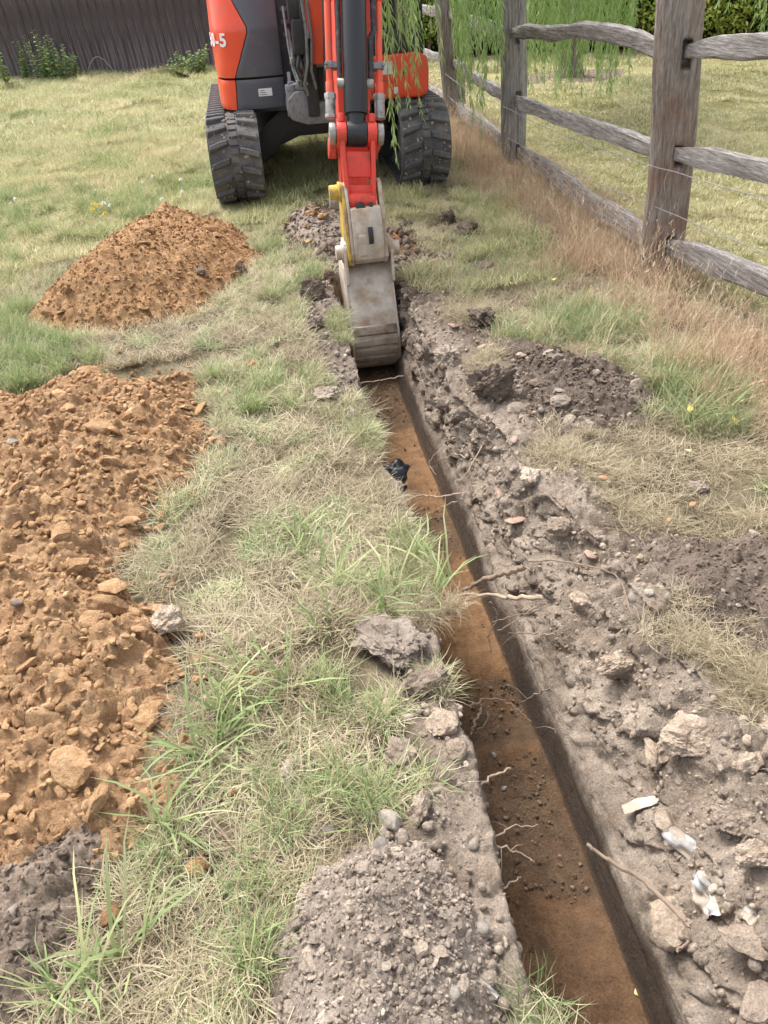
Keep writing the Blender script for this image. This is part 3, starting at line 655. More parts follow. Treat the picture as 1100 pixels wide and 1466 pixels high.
m = MB(); m.box((-.19, 7.3, .70), (.29, 8.7, .90)); m.box((-.17, 7.45, .9), (.29, 8.8, 1.6)); m.build('hood_core', 'panel_dark', EX)
m = MB(); m.prism([(-.20, 8.72), (.1, 9.35), (.585, 9.48), (1.08, 9.35), (1.42, 8.7)], 'z', .70, 1.55); m.build('counterweight', 'paint_red', EX, bevel=.05, seg=3)
# model number: each character tangent to the wrapped red panel
def glyph(ch, size):
    c = bpy.data.curves.new('glyph', 'FONT'); c.body = ch; c.size = size; c.extrude = .0015; c.offset = .0035; c.align_x = 'CENTER'
    o = bpy.data.objects.new('glyph', c); col.objects.link(o); dg = bpy.context.evaluated_depsgraph_get()
    me = bpy.data.meshes.new_from_object(o.evaluated_get(dg)); bpy.data.objects.remove(o); bpy.data.curves.remove(c); return me
def stamp(ch, a, z, size, mat='lettering_white', parent=red):
    x, y, _ = hood_plan(a, z); x2, y2, _ = hood_plan(a + .004, z); x1, y1, _ = hood_plan(a - .004, z)
    t = Vector((x1 - x2, y1 - y2, 0)).normalized(); nrm = Vector((t.y, -t.x, 0))
    me = glyph(ch, size); me.materials.clear(); me.materials.append(MATS[mat])
    o = link('lettering', me, parent); up = Vector((0, 0, 1))
    Mx = Matrix((t * 1.05, up, nrm)).transposed().to_4x4(); Mx.translation = Vector((x, y, z)) + nrm * .009 - Vector((.585, 8, 0)); o.matrix_local = Mx
ac = ax(-.135)
for k, ch in enumerate('5-05'): stamp(ch, ac + [0, .030, .062, .106][k], 1.115, .125)
# stickers on the grey skirt and the slots of the dark side panel
def plate(name, mat, lo, hi, parent=EX, bevel=.002): m = MB(); m.box(lo, hi); return m.build(name, mat, parent, bevel=bevel)
st = plate('sticker', 'sticker_white', (.085, 7.100, .755), (.195, 7.112, .81), sk2, 0)
for k in range(3): plate('print_line', 'ink_dark', (.095, 7.0985, .765 + .014 * k), (.155 - .01 * k, 7.1005, .769 + .014 * k), sk2, 0)
plate('sticker', 'sticker_white', (.335, 7.225, .80), (.362, 7.232, .90))
m = MB(); m.prism([(.302, .70), (.302, 1.62), (.42, 1.62), (.45, 1.2), (.44, .70)], 'y', 7.235, 8.4); m.build('inner_side_panel', 'panel_dark', EX, bevel=.01)
for k in range(4):
    z = 1.40 - .085 * k; m = MB(); m.box((.325 + .004 * k, 7.222, z), (.41, 7.24, z + .03)); m.build('vent_louvre', 'paint_grey', EX, bevel=.006)
# boom swing post and brackets
m = MB(); m.prism([(.29, .66), (.30, .74), (.36, .80), (.44, .80), (.50, .72), (.78, .72), (.84, .64), (.74, .56), (.44, .56), (.32, .60)], 'y', 6.84, 7.2); m.build('swing_bracket', 'cast_grey', EX, bevel=.02)
m = MB(); m.cyl((.345, 6.93, .62), (.345, 6.93, .845), .052, n=24); m.cyl((.345, 6.93, .845), (.345, 6.93, .865), .03, n=6); m.tube([(.345, 6.93, .83), (.42, 6.90, .815), (.50, 6.90, .80)], [.035, .03, .03], 10); m.build('swing_pin', 'cast_grey', EX, bevel=.006)
m = MB(); m.box((.455, 6.78, .62), (.545, 6.98, 1.18)); m.box((.745, 6.78, .62), (.835, 6.98, 1.18)); m.box((.50, 6.95, .62), (.79, 7.12, 1.05)); m.build('swing_post', 'steel_black', EX, bevel=.015)
# boom: box section in the machine's middle plane, leaning a little with the arm
def sweepbox(path, halfw, halfh, widthdir=Vector((1, 0, 0))):
    mm = MB(); P = [Vector(p) for p in path]; v = []
    for i, p in enumerate(P):
        t = (P[min(i + 1, len(P) - 1)] - P[max(i - 1, 0)]).normalized(); wv = (widthdir - t * widthdir.dot(t)).normalized(); nv = t.cross(wv)
        hw = halfw[i] if hasattr(halfw, '__len__') else halfw; hh = halfh[i] if hasattr(halfh, '__len__') else halfh
        v += [p - wv * hw - nv * hh, p + wv * hw - nv * hh, p + wv * hw + nv * hh, p - wv * hw + nv * hh]
    n = len(P); f = [(0, 1, 2, 3), (4*n-1, 4*n-2, 4*n-3, 4*n-4)]
    for i in range(n - 1):
        for k in range(4): f.append((i*4+k, i*4+(k+1)%4, (i+1)*4+(k+1)%4, (i+1)*4+k))
    return mm.add(v, f)
sweepbox([(.615, 6.86, .98), (.63, 6.86, 1.5), (.66, 6.74, 2.1), (.69, 6.45, 2.55), (.73, 6.0, 2.8), (.77, 5.62, 2.85)], [.10, .11, .11, .11, .10, .09], [.09, .13, .15, .16, .13, .09]).build('boom', 'paint_red', EX, bevel=.012)
m = MB(); m.cyl((.42, 6.86, 1.0), (.86, 6.86, 1.0), .05, n=24); m.build('boom_pin', 'steel_pin', EX, bevel=.004)
m = MB(); m.cyl((.635, 6.62, .82), (.67, 6.36, 1.7), .062, n=28); m.cyl((.67, 6.36, 1.7), (.69, 6.25, 2.15), .034, n=20); m.build('boom_cylinder', 'tube_black', EX, bevel=.004)
m = MB(); m.box((.385, 6.7, 1.06), (.475, 6.86, 1.285)); m.box((.37, 6.74, 1.27), (.49, 6.88, 1.42)); m.build('boom_light', 'steel_black', EX, bevel=.014)
for k, pts in enumerate([[(.40, 6.9, 1.5), (.40, 6.85, 1.2), (.385, 6.86, .98), (.43, 6.86, .86), (.47, 6.95, .9)], [(.44, 6.9, 1.5), (.43, 6.82, 1.05), (.455, 6.8, .93), (.42, 6.84, .84)], [(.37, 7.1, 1.2), (.385, 6.95, .98), (.41, 6.86, .87), (.45, 6.86, .88)], [(.46, 6.75, 1.4), (.47, 6.72, 1.1), (.46, 6.74, .92), (.49, 6.8, .8)]]):
    P = [Vector(p) for p in pts]; path = []
    for i in range(len(P) - 1):
        for q in range(6): t = q / 6; path.append(P[i].lerp(P[i + 1], t * t * (3 - 2 * t)))
    path.append(P[-1]); m = MB(); m.tube(path, .013, 8); m.build('hydraulic_hose', 'cast_grey' if k == 2 else 'rubber_hose', EX)
m = MB(); m.box((.437, 6.80, .96), (.46, 6.815, .985)); m.build('hose_tag', 'sticker_white', EX)
for k, pts in enumerate([[(.355, 7.15, 1.35), (.36, 7.02, 1.1), (.372, 6.95, .95), (.40, 6.9, .84)], [(.42, 6.74, 1.06), (.40, 6.72, .98), (.42, 6.74, .90), (.455, 6.78, .86), (.50, 6.85, .9)], [(.47, 6.72, 1.5), (.485, 6.70, 1.2), (.475, 6.70, 1.0), (.44, 6.75, .86), (.47, 6.8, .76)], [(.36, 7.05, .98), (.40, 6.92, .93), (.44, 6.86, .97), (.46, 6.85, 1.06)], [(.51, 6.74, 1.45), (.52, 6.71, 1.15), (.50, 6.72, .95), (.53, 6.78, .82)]]):
    P = [Vector(p) for p in pts]; path = []
    for i in range(len(P) - 1):
        for q in range(6): t = q / 6; path.append(P[i].lerp(P[i + 1], t * t * (3 - 2 * t)))
    path.append(P[-1]); m = MB(); m.tube(path, [.010, .014, .012, .008, .011][k], 8); m.build('hydraulic_hose', ['cast_grey', 'rubber_hose'][k % 2], EX)
for (x, y, z) in ((.40, 6.89, .85), (.455, 6.77, .87), (.375, 6.95, 1.0), (.49, 6.71, 1.18)): m = MB(); m.cyl((x, y, z - .02), (x, y, z + .025), .02, n=6); m.build('hose_fitting', 'steel_pin', EX, bevel=.003)
# earth caught between the lugs
r_ = np.random.default_rng(9); n = 420; ss = r_.uniform(.05, 1.35, n); tp = []
for k in range(n):
    (y0, z0), nn, _ = loop(float(ss[k]), RB + .004); tp.append(((TC[-1] if k % 2 else TC[1]) + r_.uniform(-.19, .19) - .585, y0 - 8.0, z0))
sz = .004 + .016 * r_.random(n) ** 2.5
scatter('packed_mud', np.array(tp), r_.uniform(0, 6.3, (n, 3)), sz, r_.integers(0, 6, n), CLC['dry'], EX)
# arm (dipper)
A0 = Vector((.555, 4.93, .42)); A1 = Vector((.77, 5.80, 2.62)); AD = (A1 - A0).normalized(); AW = (Vector((1, 0, 0)) - AD * AD.x).normalized(); AN = AD.cross(AW)
if AN.y > 0: AN = -AN                                       # towards the viewer, out of the arm's front
def arm(u, a, w_): return A0 + AD * u + AN * a + AW * w_
sweepbox([arm(0, 0, 0), arm(.25, .01, 0), arm(.7, .03, 0), arm(1.5, .05, 0), arm(2.2, .02, 0), arm(2.45, 0, 0)], [.085, .085, .10, .115, .115, .1], [.07, .085, .12, .15, .15, .1], AW).build('arm', 'paint_red_worn', EX, bevel=.01)
m = MB(); m.cyl(arm(0, 0, -.15), arm(0, 0, .15), .045, n=24); m.build('arm_pin', 'steel_pin', EX, bevel=.004)
# bucket cylinder on the front of the arm
LK = Vector((.568, 4.70, .835))                              # link pin
c0 = LK + AD * .10; c1 = LK + AD * 1.35 + AN * .02
m = MB(); m.cyl(c0, c1, .068, n=36); m.build('bucket_cylinder', 'tube_black', EX, bevel=.006)
m = MB(); m.cyl(c0 + AD * .155 - AW * .10, c0 + AD * .155 + AW * .10, .027, n=20); m.build('port_fitting', 'steel_pin', EX, bevel=.003)
m = MB(); m.cyl(LK - AD * .02, c0 + AD * .02, .055, n=28); m.cyl(LK - AW * .055, LK + AW * .055, .068, n=28); m.build('cylinder_rod_eye', 'steel_black', EX, bevel=.005)
m = MB(); m.cyl(LK - AW * .150, LK + AW * .150, .036, n=28); m.cyl(LK - AW * .152, LK - AW * .118, .056, n=28); m.cyl(LK + AW * .118, LK + AW * .152, .056, n=28); m.build('link_pin', 'steel_pin', EX, bevel=.006)
for s_ in (-1, 1):
    m = MB(); m.cyl(LK + AW * (.058 * s_), LK + AW * (.112 * s_), .064, n=28); m.cyl(LK + AW * (.085 * s_) + AD * .055 + AN * .02, LK + AW * (.085 * s_) + AD * .10 + AN * .02, .022, n=12)
    m.build('link_boss', 'paint_red_worn', EX, bevel=.006)
    # idler link from the boss back to the arm
    b0 = LK + AW * (.13 * s_); b1 = arm(.30, .0, .125 * s_)
    m = MB(); v1 = (b1 - b0).normalized(); nn = v1.cross(AW).normalized()
    m.add([b0 - nn * .05 - AW * .018, b0 + nn * .05 - AW * .018, b1 + nn * .05 - AW * .018, b1 - nn * .05 - AW * .018, b0 - nn * .05 + AW * .018, b0 + nn * .05 + AW * .018, b1 + nn * .05 + AW * .018, b1 - nn * .05 + AW * .018], [(0,1,2,3),(7,6,5,4),(0,4,5,1),(1,5,6,2),(2,6,7,3),(3,7,4,0)])
    m.cyl(b1 - AW * .024, b1 + AW * .024, .058, n=24); m.build('idler_link', 'paint_red_worn', EX, bevel=.005)
# hard lines down both sides of the arm, with clamps and hose ends
for s_ in (-1, 1):
    p0 = LK + AD * .20 + AW * (.138 * s_) + AN * (-.03); p1 = p0 + AD * 1.2
    m = MB(); m.cyl(p0, p1, .0195, n=16); m.cyl(p0 - AD * .0, p0 + AD * .07, .024, n=16); m.cyl(p0 + AD * .47, p0 + AD * .50, .025, n=16); m.build('hydraulic_pipe', 'paint_red', EX, bevel=.002)
    m = MB(); m.cyl(p0 - AD * .10, p0 + AD * .0, .029, n=16); m.cyl(p0 - AD * .02, p0 + AD * .012, .034, n=6); m.cyl(p0 - AD * .115, p0 - AD * .095, .033, n=6); m.build('pipe_coupling', 'steel_pin', EX, bevel=.003)
    m = MB(); Mx = Matrix((AW, AN, AD)).transposed().to_4x4(); Mx.translation = p0 + AD * .15 - AW * (.012 * s_); m.box((-.036, -.03, -.017), (.036, .032, .017), Mx); m.cyl(p0 + AD * .15 + AN * .03 + AW * (.02 * s_), p0 + AD * .15 + AN * .046 + AW * (.02 * s_), .010, n=6); m.build('pipe_clamp', 'cast_grey', EX, bevel=.004)
    m = MB(); m.cyl(p0 + AD * .50, p0 + AD * .62, .026, n=14); m.cyl(p0 + AD * .53, p0 + AD * .57, .036, n=6); m.build('hose_end', 'cast_grey', EX, bevel=.003)
    m = MB(); m.tube([p0 + AD * .62, p0 + AD * .9 + AN * .02, p0 + AD * 1.3 + AN * .05], .022, 12); m.build('hydraulic_hose', 'rubber_hose', EX)
q0 = c0 + AN * .0 - AW * .085 + AD * .16; m = MB(); m.tube([q0, q0 + AD * .3, q0 + AD * .7, q0 + AD * 1.2], .014, 10); m.build('cylinder_pipe', 'rubber_hose', EX)
q0 = c0 + AW * .088 + AD * .16; m = MB(); m.tube([q0, q0 + AD * .22, q0 + AD * .26 + AW * .02, q0 + AD * .5 + AW * .015, q0 + AD * 1.1], .017, 10); m.build('cylinder_pipe', 'rubber_hose', EX)
# bucket link (H-link) from the boss down to the coupler
HB = Vector((.556, 4.60, .500))
hd = (LK - HB).normalized(); hn = hd.cross(AW); hn = -hn if hn.y > 0 else hn
def hl(u, a, w_): return HB + hd * u + hn * a + AW * w_
Lh = (LK - HB).length
m = MB()
for s_ in (-1, 1):
    v = []
    for u, a0, a1 in ((0, -.04, .045), (Lh * .35, -.035, .05), (Lh * .75, -.045, .05), (Lh, -.05, .05)):
        wo = .088 + .012 * (u / Lh)
        v += [hl(u, a0, s_ * wo), hl(u, a1, s_ * wo), hl(u, a1, s_ * (wo - .026)), hl(u, a0, s_ * (wo - .026))]
    f = [(0,1,2,3), (15,14,13,12)] + [(i*4+k, i*4+(k+1)%4, (i+1)*4+(k+1)%4, (i+1)*4+k) for i in range(3) for k in range(4)]
    m.add(v, f)
def hbox(u0, u1, a0, a1, w_): 
    m.add([hl(u0, a0, -w_), hl(u0, a0, w_), hl(u0, a1, w_), hl(u0, a1, -w_), hl(u1, a0, -w_), hl(u1, a0, w_), hl(u1, a1, w_), hl(u1, a1, -w_)], [(3,2,1,0),(4,5,6,7),(0,1,5,4),(1,2,6,5),(2,3,7,6),(3,0,4,7)])
hbox(.125, Lh * .74, -.01, .03, .068)
hbox(.045, .085, -.01, .025, .068)
m.build('bucket_link', 'paint_red_worn', EX, bevel=.006)
m = MB(); m.cyl(hl(0, 0, -.085), hl(0, 0, .085), .052, n=28); m.cyl(hl(.0, .04, -.02), hl(.0, .062, -.02), .018, n=8); m.build('link_barrel', 'paint_red_worn', EX, bevel=.006)
m = MB(); m.cyl(hl(-.035, .045, -.01), hl(-.035, .075, -.01), .028, n=16); m.cyl(hl(-.02, .05, .05), hl(-.02, .075, .05), .014, n=8); m.build('grease_cover', 'steel_black', EX, bevel=.004)
# quick coupler
Q = thing  # (coupler and bucket are parts of the excavator)
cdir = Vector((0.02, -.17, -.985)).normalized(); cw = Vector((1, 0, .02)).normalized(); cn = cdir.cross(cw); cn = -cn if cn.y > 0 else cn
CO = Vector((.565, 4.62, .59))
def cp(u, a, w_): return CO + cdir * u + cn * a + cw * w_
def cpoly(name, mat, prof, w0, w1, bevel=.006):
    """profile in (u down, a out) swept sideways"""
    mm = MB(); n = len(prof); mm.add([cp(u, a, w0) for u, a in prof] + [cp(u, a, w1) for u, a in prof], [tuple(range(n)), tuple(range(2*n-1, n-1, -1))] + [(i, i+n, (i+1)%n+n, (i+1)%n) for i in range(n)])
    return mm.build(name, mat, EX, bevel=bevel)
SIDE = [(-.02, -.02), (-.005, .035), (.10, .075), (.16, .085), (.40, .075), (.44, .02), (.42, -.20), (.25, -.26), (.05, -.12)]
cpoly('coupler_side_plate', 'paint_yellow', SIDE, -.122, -.104)
cpoly('coupler_side_plate', 'steel_worn', [(u + .002, a + .002) for u, a in SIDE], -.103, -.085)
cpoly('coupler_side_plate', 'steel_worn', SIDE, .090, .114)
cpoly('coupler_casting', 'steel_worn', [(.115, .055), (.125, .090), (.20, .108), (.30, .112), (.405, .085), (.43, .05), (.43, -.15), (.30, -.10), (.16, -.02)], -.0845, .0895, .008)
m = MB(); m.cyl(cp(.03, .0, -.185), cp(.03, .0, -.125), .040, n=24); m.cyl(cp(.03, 0, -.135), cp(.03, 0, -.120), .055, n=24); m.build('coupler_pin', 'paint_yellow', EX, bevel=.006)
cpoly('coupler_latch', 'steel_black', [(.225, .10), (.225, .124), (.25, .132), (.315, .126), (.32, .10)], .002, .030, .004)
cpoly('weld_pad', 'steel_worn', [(.26, .10), (.27, .118), (.38, .10), (.395, .08)], -.06, -.010, .008)
# bucket
BW = .148
prof = [(4.74, .16), (4.58, .115), (4.505, .02), (4.435, -.085), (4.375, -.19), (4.345, -.275), (4.345, -.345), (4.375, -.415), (4.44, -.462), (4.53, -.485), (4.66, -.475), (4.86, -.44), (4.95, -.42)]
def smoothpath(p, k=4):
    out = []
    for i in range(len(p) - 1):
        p0, p1, p2, p3 = p[max(i-1, 0)], p[i], p[i+1], p[min(i+2, len(p)-1)]
        for q in range(k):
            t = q / k; out.append(tuple(.5 * (2*b + (c - a) * t + (2*a - 5*b + 4*c - d) * t*t + (3*b - a - 3*c + d) * t**3) for a, b, c, d in zip(p0, p1, p2, p3)))
    return out + [p[-1]]
bp_ = smoothpath(prof)
XB = lambda z: .567 + .03 * max(0, z)                         # centre line of the bucket
inner = []
for i, (y, z) in enumerate(bp_):
    a = bp_[max(i-1, 0)]; b = bp_[min(i+1, len(bp_)-1)]; ty, tz = b[0]-a[0], b[1]-a[1]; l_ = math.hypot(ty, tz); inner.append((y - tz/l_*.018, z + ty/l_*.018))
m = MB(); n = len(bp_); v = []
for s_ in (-1, 1):
    for (y, z) in bp_: v.append((XB(z) + s_ * (BW - .014), y, z))
    for (y, z) in inner: v.append((XB(z) + s_ * (BW - .014), y, z))
f = []
for i in range(n - 1):
    f += [(i, i+1, 2*n+i+1, 2*n+i), (n+i, 3*n+i, 3*n+i+1, n+i+1), (i, n+i, n+i+1, i+1), (2*n+i, 2*n+i+1, 3*n+i+1, 3*n+i)]
f += [(0, 2*n, 3*n, n), (n-1, 2*n-1, 4*n-1, 3*n-1)]
BK = m.add(v, f).build('bucket', 'steel_worn', EX)
for s_ in (-1, 1):
    pl = bp_ + [(5.0, -.36), (4.9, -.05), (4.80, .13)]
    pl = [(y + (.006 if 0 else 0), z) for y, z in pl]
    m = MB(); cy_, cz_ = 4.62, -.2; pl2 = [(cy_ + (y - cy_) * 1.03, cz_ + (z - cz_) * 1.025) for y, z in pl]
    a, b = s_ * (BW - .0135), s_ * BW; m.prism(pl2, 'x', .567 + min(a, b), .567 + max(a, b)); m.build('bucket_side', 'steel_worn', BK, bevel=.004)
for k, i0 in enumerate((15, 18, 21, 24)):                     # wear ribs on the heel
    m = MB(); v = []
    for d_, h_ in ((0, -.002), (.25, .011), (1.55, .011), (1.9, -.002)):
        j = i0 + d_ * 1.3; j0 = int(j); t = j - j0; y = bp_[j0][0] + (bp_[j0+1][0] - bp_[j0][0]) * t; z = bp_[j0][1] + (bp_[j0+1][1] - bp_[j0][1]) * t
        ty, tz = bp_[j0+1][0] - bp_[j0][0], bp_[j0+1][1] - bp_[j0][1]; l_ = math.hypot(ty, tz); v.append((y + tz/l_*h_, z - ty/l_*h_))
    m.prism(v, 'x', .567 - BW + .016, .567 + BW - .016); m.build('wear_rib', 'steel_mud', BK, bevel=.003)
for s_ in (-1, 1):                                            # ears and pins
    x0 = .575 + s_ * .128; m = MB(); m.prism([(4.48, .06), (4.50, .20), (4.55, .28), (4.66, .29), (4.74, .22), (4.80, .10), (4.62, -.02)], 'x', min(x0, x0 + s_ * .018), max(x0, x0 + s_ * .018)); m.build('bucket_ear', 'steel_worn', BK, bevel=.005)
    m = MB(); m.cyl((x0 + s_ * .01, 4.58, .225), (x0 + s_ * .062, 4.58, .225), .042, n=24); m.cyl((x0 - s_ * .01, 4.58, .225), (x0 + s_ * .028, 4.58, .225), .058, n=24); m.build('bucket_pin', 'steel_worn', BK, bevel=.006)
for k in range(4):
    x = .567 - .11 + k * .073; m = MB(); m.prism([(4.93, -.43), (4.93, -.395), (5.06, -.40), (5.07, -.41)], 'x', x - .02, x + .02); m.build('bucket_tooth', 'steel_worn', BK, bevel=.003)
# front left deck panel and cab
m = MB(); m.prism([(.93, .665), (.93, .955), (.97, .975), (1.40, .985), (1.475, .955), (1.49, .86), (1.485, .72), (1.46, .675), (1.42, .66)], 'y', 7.08, 7.22); FP = m.build('front_panel', 'paint_red', EX, bevel=.018, seg=3)
plate('sticker', 'sticker_white', (1.085, 7.072, .845), (1.185, 7.0795, .935), FP, 0)
m = MB(); m.tube([(1.05 + .038 * math.cos(t * .2618), 7.078, .735 + .038 * math.sin(t * .2618)) for t in range(25)], .008, 6); m.build('port_rim', 'paint_red', FP)
m = MB(); m.cyl((1.05, 7.070, .735), (1.05, 7.082, .735), .022, n=18); m.cyl((1.285, 7.070, .855), (1.285, 7.082, .855), .017, n=16); m.build('port_hole', 'steel_black', FP)
m = MB(); m.box((1.19, 7.068, .70), (1.225, 7.079, .75)); m.build('tie_bracket', 'sticker_white', FP, bevel=.003)
m = MB(); m.box((1.2, 7.073, .663), (1.206, 7.0795, .80)); m.box((.95, 7.074, .80), (1.2, 7.0795, .805)); m.build('panel_seam', 'paint_red_worn', FP)
m = MB(); m.box((.94, 7.20, .72), (1.47, 8.55, 1.02)); m.build('cab_floor', 'panel_dark', EX, bevel=.01)
m = MB(); m.box((.93, 7.135, .985), (1.44, 7.19, 1.145)); m.build('cab_front_sill', 'panel_dark', EX, bevel=.012)
m = MB()
for x in (.93, 1.40): m.box((x, 7.14, 1.145), (x + .055, 7.20, 2.45)); m.box((x, 8.5, 1.02), (x + .055, 8.57, 2.45))
m.box((.93, 7.14, 2.45), (1.455, 8.57, 2.53)); m.build('cab_frame', 'steel_black', EX, bevel=.012)
m = MB(); m.box((.987, 7.165, 1.147), (1.398, 7.172, 2.448)); m.build('windscreen', 'cab_glass', EX)
m = MB(); m.box((1.43, 7.21, 1.03), (1.437, 8.49, 2.44)); m.build('side_window', 'cab_glass', EX)
m = MB(); m.box((1.0, 7.9, 1.02), (1.36, 8.3, 1.35)); m.box((1.0, 8.26, 1.3), (1.36, 8.42, 2.0)); m.build('operator_seat', 'seat_fabric', EX, bevel=.04)
m = MB()
for x in (1.06, 1.28): m.tube([(x, 7.5, 1.02), (x, 7.48, 1.4), (x, 7.52, 1.62)], [.02, .016, .03], 10)
m.build('control_levers', 'steel_black', EX)
m = MB(); m.box((.88, 7.24, .71), (.92, 8.5, 1.6)); m.build('cab_inner_panel', 'panel_dark', EX, bevel=.01)
# handrail on the deck between hood and cab
m = MB(); m.tube([(.905, 7.12, .70), (.905, 7.10, 1.25), (.905, 7.16, 1.45)], .014, 8); m.build('grab_rail', 'steel_black', EX)
# ------------------------------------------------------------------ split-rail fence (plumb: the field falls a little to the right)
GUP = Vector((-math.sin(rad(4.8)), 0, math.cos(rad(4.8))))
def wood_mat(name, c0, c1, c2, stretch, red=None, bs=.8):
    m, nt, b = newmat(name)
    n = noise_(nt, 1.0, 8, .7, stretch=stretch); n2 = noise_(nt, 5.0, 4, .6)
    c = ramp_(nt, n, [(.28, c0), (.5, c1), (.72, c2)])
    if red: c = mixc(nt, ramp_(nt, n2, [(.46, (0, 0, 0)), (.66, (1, 1, 1))]), c, red)
    f2 = ramp_(nt, noise_(nt, 1.0, 3, .5, stretch=tuple(v * 3.1 for v in stretch)), [(.3, (.62, .62, .62)), (.6, (1.12, 1.12, 1.12))])
    c = mixc(nt, .8, c, f2, 'MULTIPLY'); nt.links.new(c, b.inputs['Base Color']); b.inputs['Roughness'].default_value = .9; b.inputs['Specular IOR Level'].default_value = .15
    bump_(nt, b, n, bs, .015); bump_(nt, b, noise_(nt, 1.0, 4, .6, stretch=tuple(v * 2.7 for v in stretch)), bs * .7, .006)
wood_mat('post_wood', (.13, .105, .088), (.29, .25, .22), (.44, .40, .37), (60, 60, 5), red=(.25, .17, .13))
wood_mat('post_wood_grey', (.15, .13, .115), (.31, .285, .265), (.45, .43, .41), (60, 60, 5))
wood_mat('rail_wood', (.10, .088, .082), (.29, .265, .25), (.50, .48, .46), (60, 6, 70), bs=1.0)
simple('mortise_dark', (.02, .016, .013), .9)
simple('wire_steel', (.33, .34, .36), .45, metal=.7)

FENCE = thing('rail_fence', (2.34, 7.0, 0), 'weathered split-rail fence with three visible posts right of the excavator', 'fence')
def post(base, hgt, wx, wy, ang, mat, slots, seed, label=None):
    """irregular cleft post; slots (height, z half size) are cut into the faces looking along the fence line and to the trench"""
    r = np.random.default_rng(seed); na, nh = 84, int(hgt / .014)
    A, Hh = np.meshgrid(np.linspace(0, 2 * math.pi, na, endpoint=False), np.linspace(-.25, hgt, nh), indexing='ij')
    e = 4.2; ca, sa = np.cos(A), np.sin(A)
    R = (np.abs(ca / wx) ** e + np.abs(sa / wy) ** e) ** (-1 / e)
    px_, py_ = ca * R, sa * R
    dn = .022 * fbm(ca * .7, sa * .7, Hh, 1.5, 3, seed) + .014 * fbm(ca * 4, sa * 4, Hh * .55, 2.0, 4, seed + 3) - .014 * np.maximum(0, fbm(ca * 6, sa * 6, Hh * .35, 1.7, 3, seed + 9)) 
    px_ = px_ * (1 + dn / .1); py_ = py_ * (1 + dn / .1)
    sh = sstep(hgt - .05, hgt, Hh); px_ = px_ * (1 - .12 * sh); py_ = py_ * (1 - .12 * sh)
    sw = .02 * fbm(Hh * 0 + 2, Hh, 0, 1.1, 2, seed + 5)
    # face towards the trench is -x, towards the viewer -y
    for (zc, dzm) in slots:
        inn = (np.abs(Hh - zc) < dzm) & (np.abs(px_ - .35 * wx) < .022) & (py_ < -wy * .4); py_ = np.where(inn, -wy * .30, py_)
    ca_, sa_ = math.cos(ang), math.sin(ang); X_ = px_ * ca_ - py_ * sa_ + sw; Y_ = px_ * sa_ + py_ * ca_
    b = np.array([base[0], base[1], gz1(*base)]); up = np.array(GUP)
    Vv = b + np.stack([X_, Y_, Hh * 0], -1) + Hh[..., None] * up
    i = np.arange(na); j = np.arange(nh - 1); I, J = np.meshgrid(i, j, indexing='ij'); a = I * nh + J; b2 = ((I + 1) % na) * nh + J
    F4 = np.stack([a, b2, b2 + 1, a + 1], -1).reshape(-1, 4); V2 = Vv.reshape(-1, 3)
    cap = np.array([[(k) * nh + nh - 1, ((k + 1) % na) * nh + nh - 1, len(V2)] for k in range(na)]); V2 = np.concatenate([V2, [V2[[k * nh + nh - 1 for k in range(na)]].mean(0) + np.array([0, 0, .01])]])
    o = link('post', npmesh('post', V2 - np.array([2.34, 7, 0]), [F4, cap], mat), FENCE)
    if label: o['label'] = label
    return o
PB = {0: (2.36, 1.45), 1: (2.343, 4.36), 2: (2.319, 7.26), 3: (2.349, 9.72), 4: (2.34, 12.5), 5: (2.34, 15.2)}
post(PB[0], 1.6, .11, .09, .25, 'post_wood', [], 5)
post(PB[1], 1.62, .118, .095, -.45, 'post_wood', [(1.15, .062), (.66, .055), (.16, .05)], 11, 'thick brown and grey cleft post nearest the viewer')
post(PB[2], 1.34, .105, .085, -.30, 'post_wood_grey', [(1.03, .05), (.57, .055), (.14, .05)], 23, 'grey post half hidden by willow strands')
post(PB[3], 1.62, .12, .11, -.2, 'post_wood_grey', [(1.08, .05), (.62, .05)], 31, 'farthest grey post beside the right track')
post(PB[4], 1.5, .1, .1, .1, 'post_wood_grey', [], 37); post(PB[5], 1.5, .1, .1, .1, 'post_wood_grey', [], 39)
HR = {0: (1.42, .98, .52), 1: (1.15, .665, .14), 2: (1.04, .57, .15), 3: (1.08, .63, .20), 4: (1.0, .56, .14), 5: (1.0, .56, .14)}
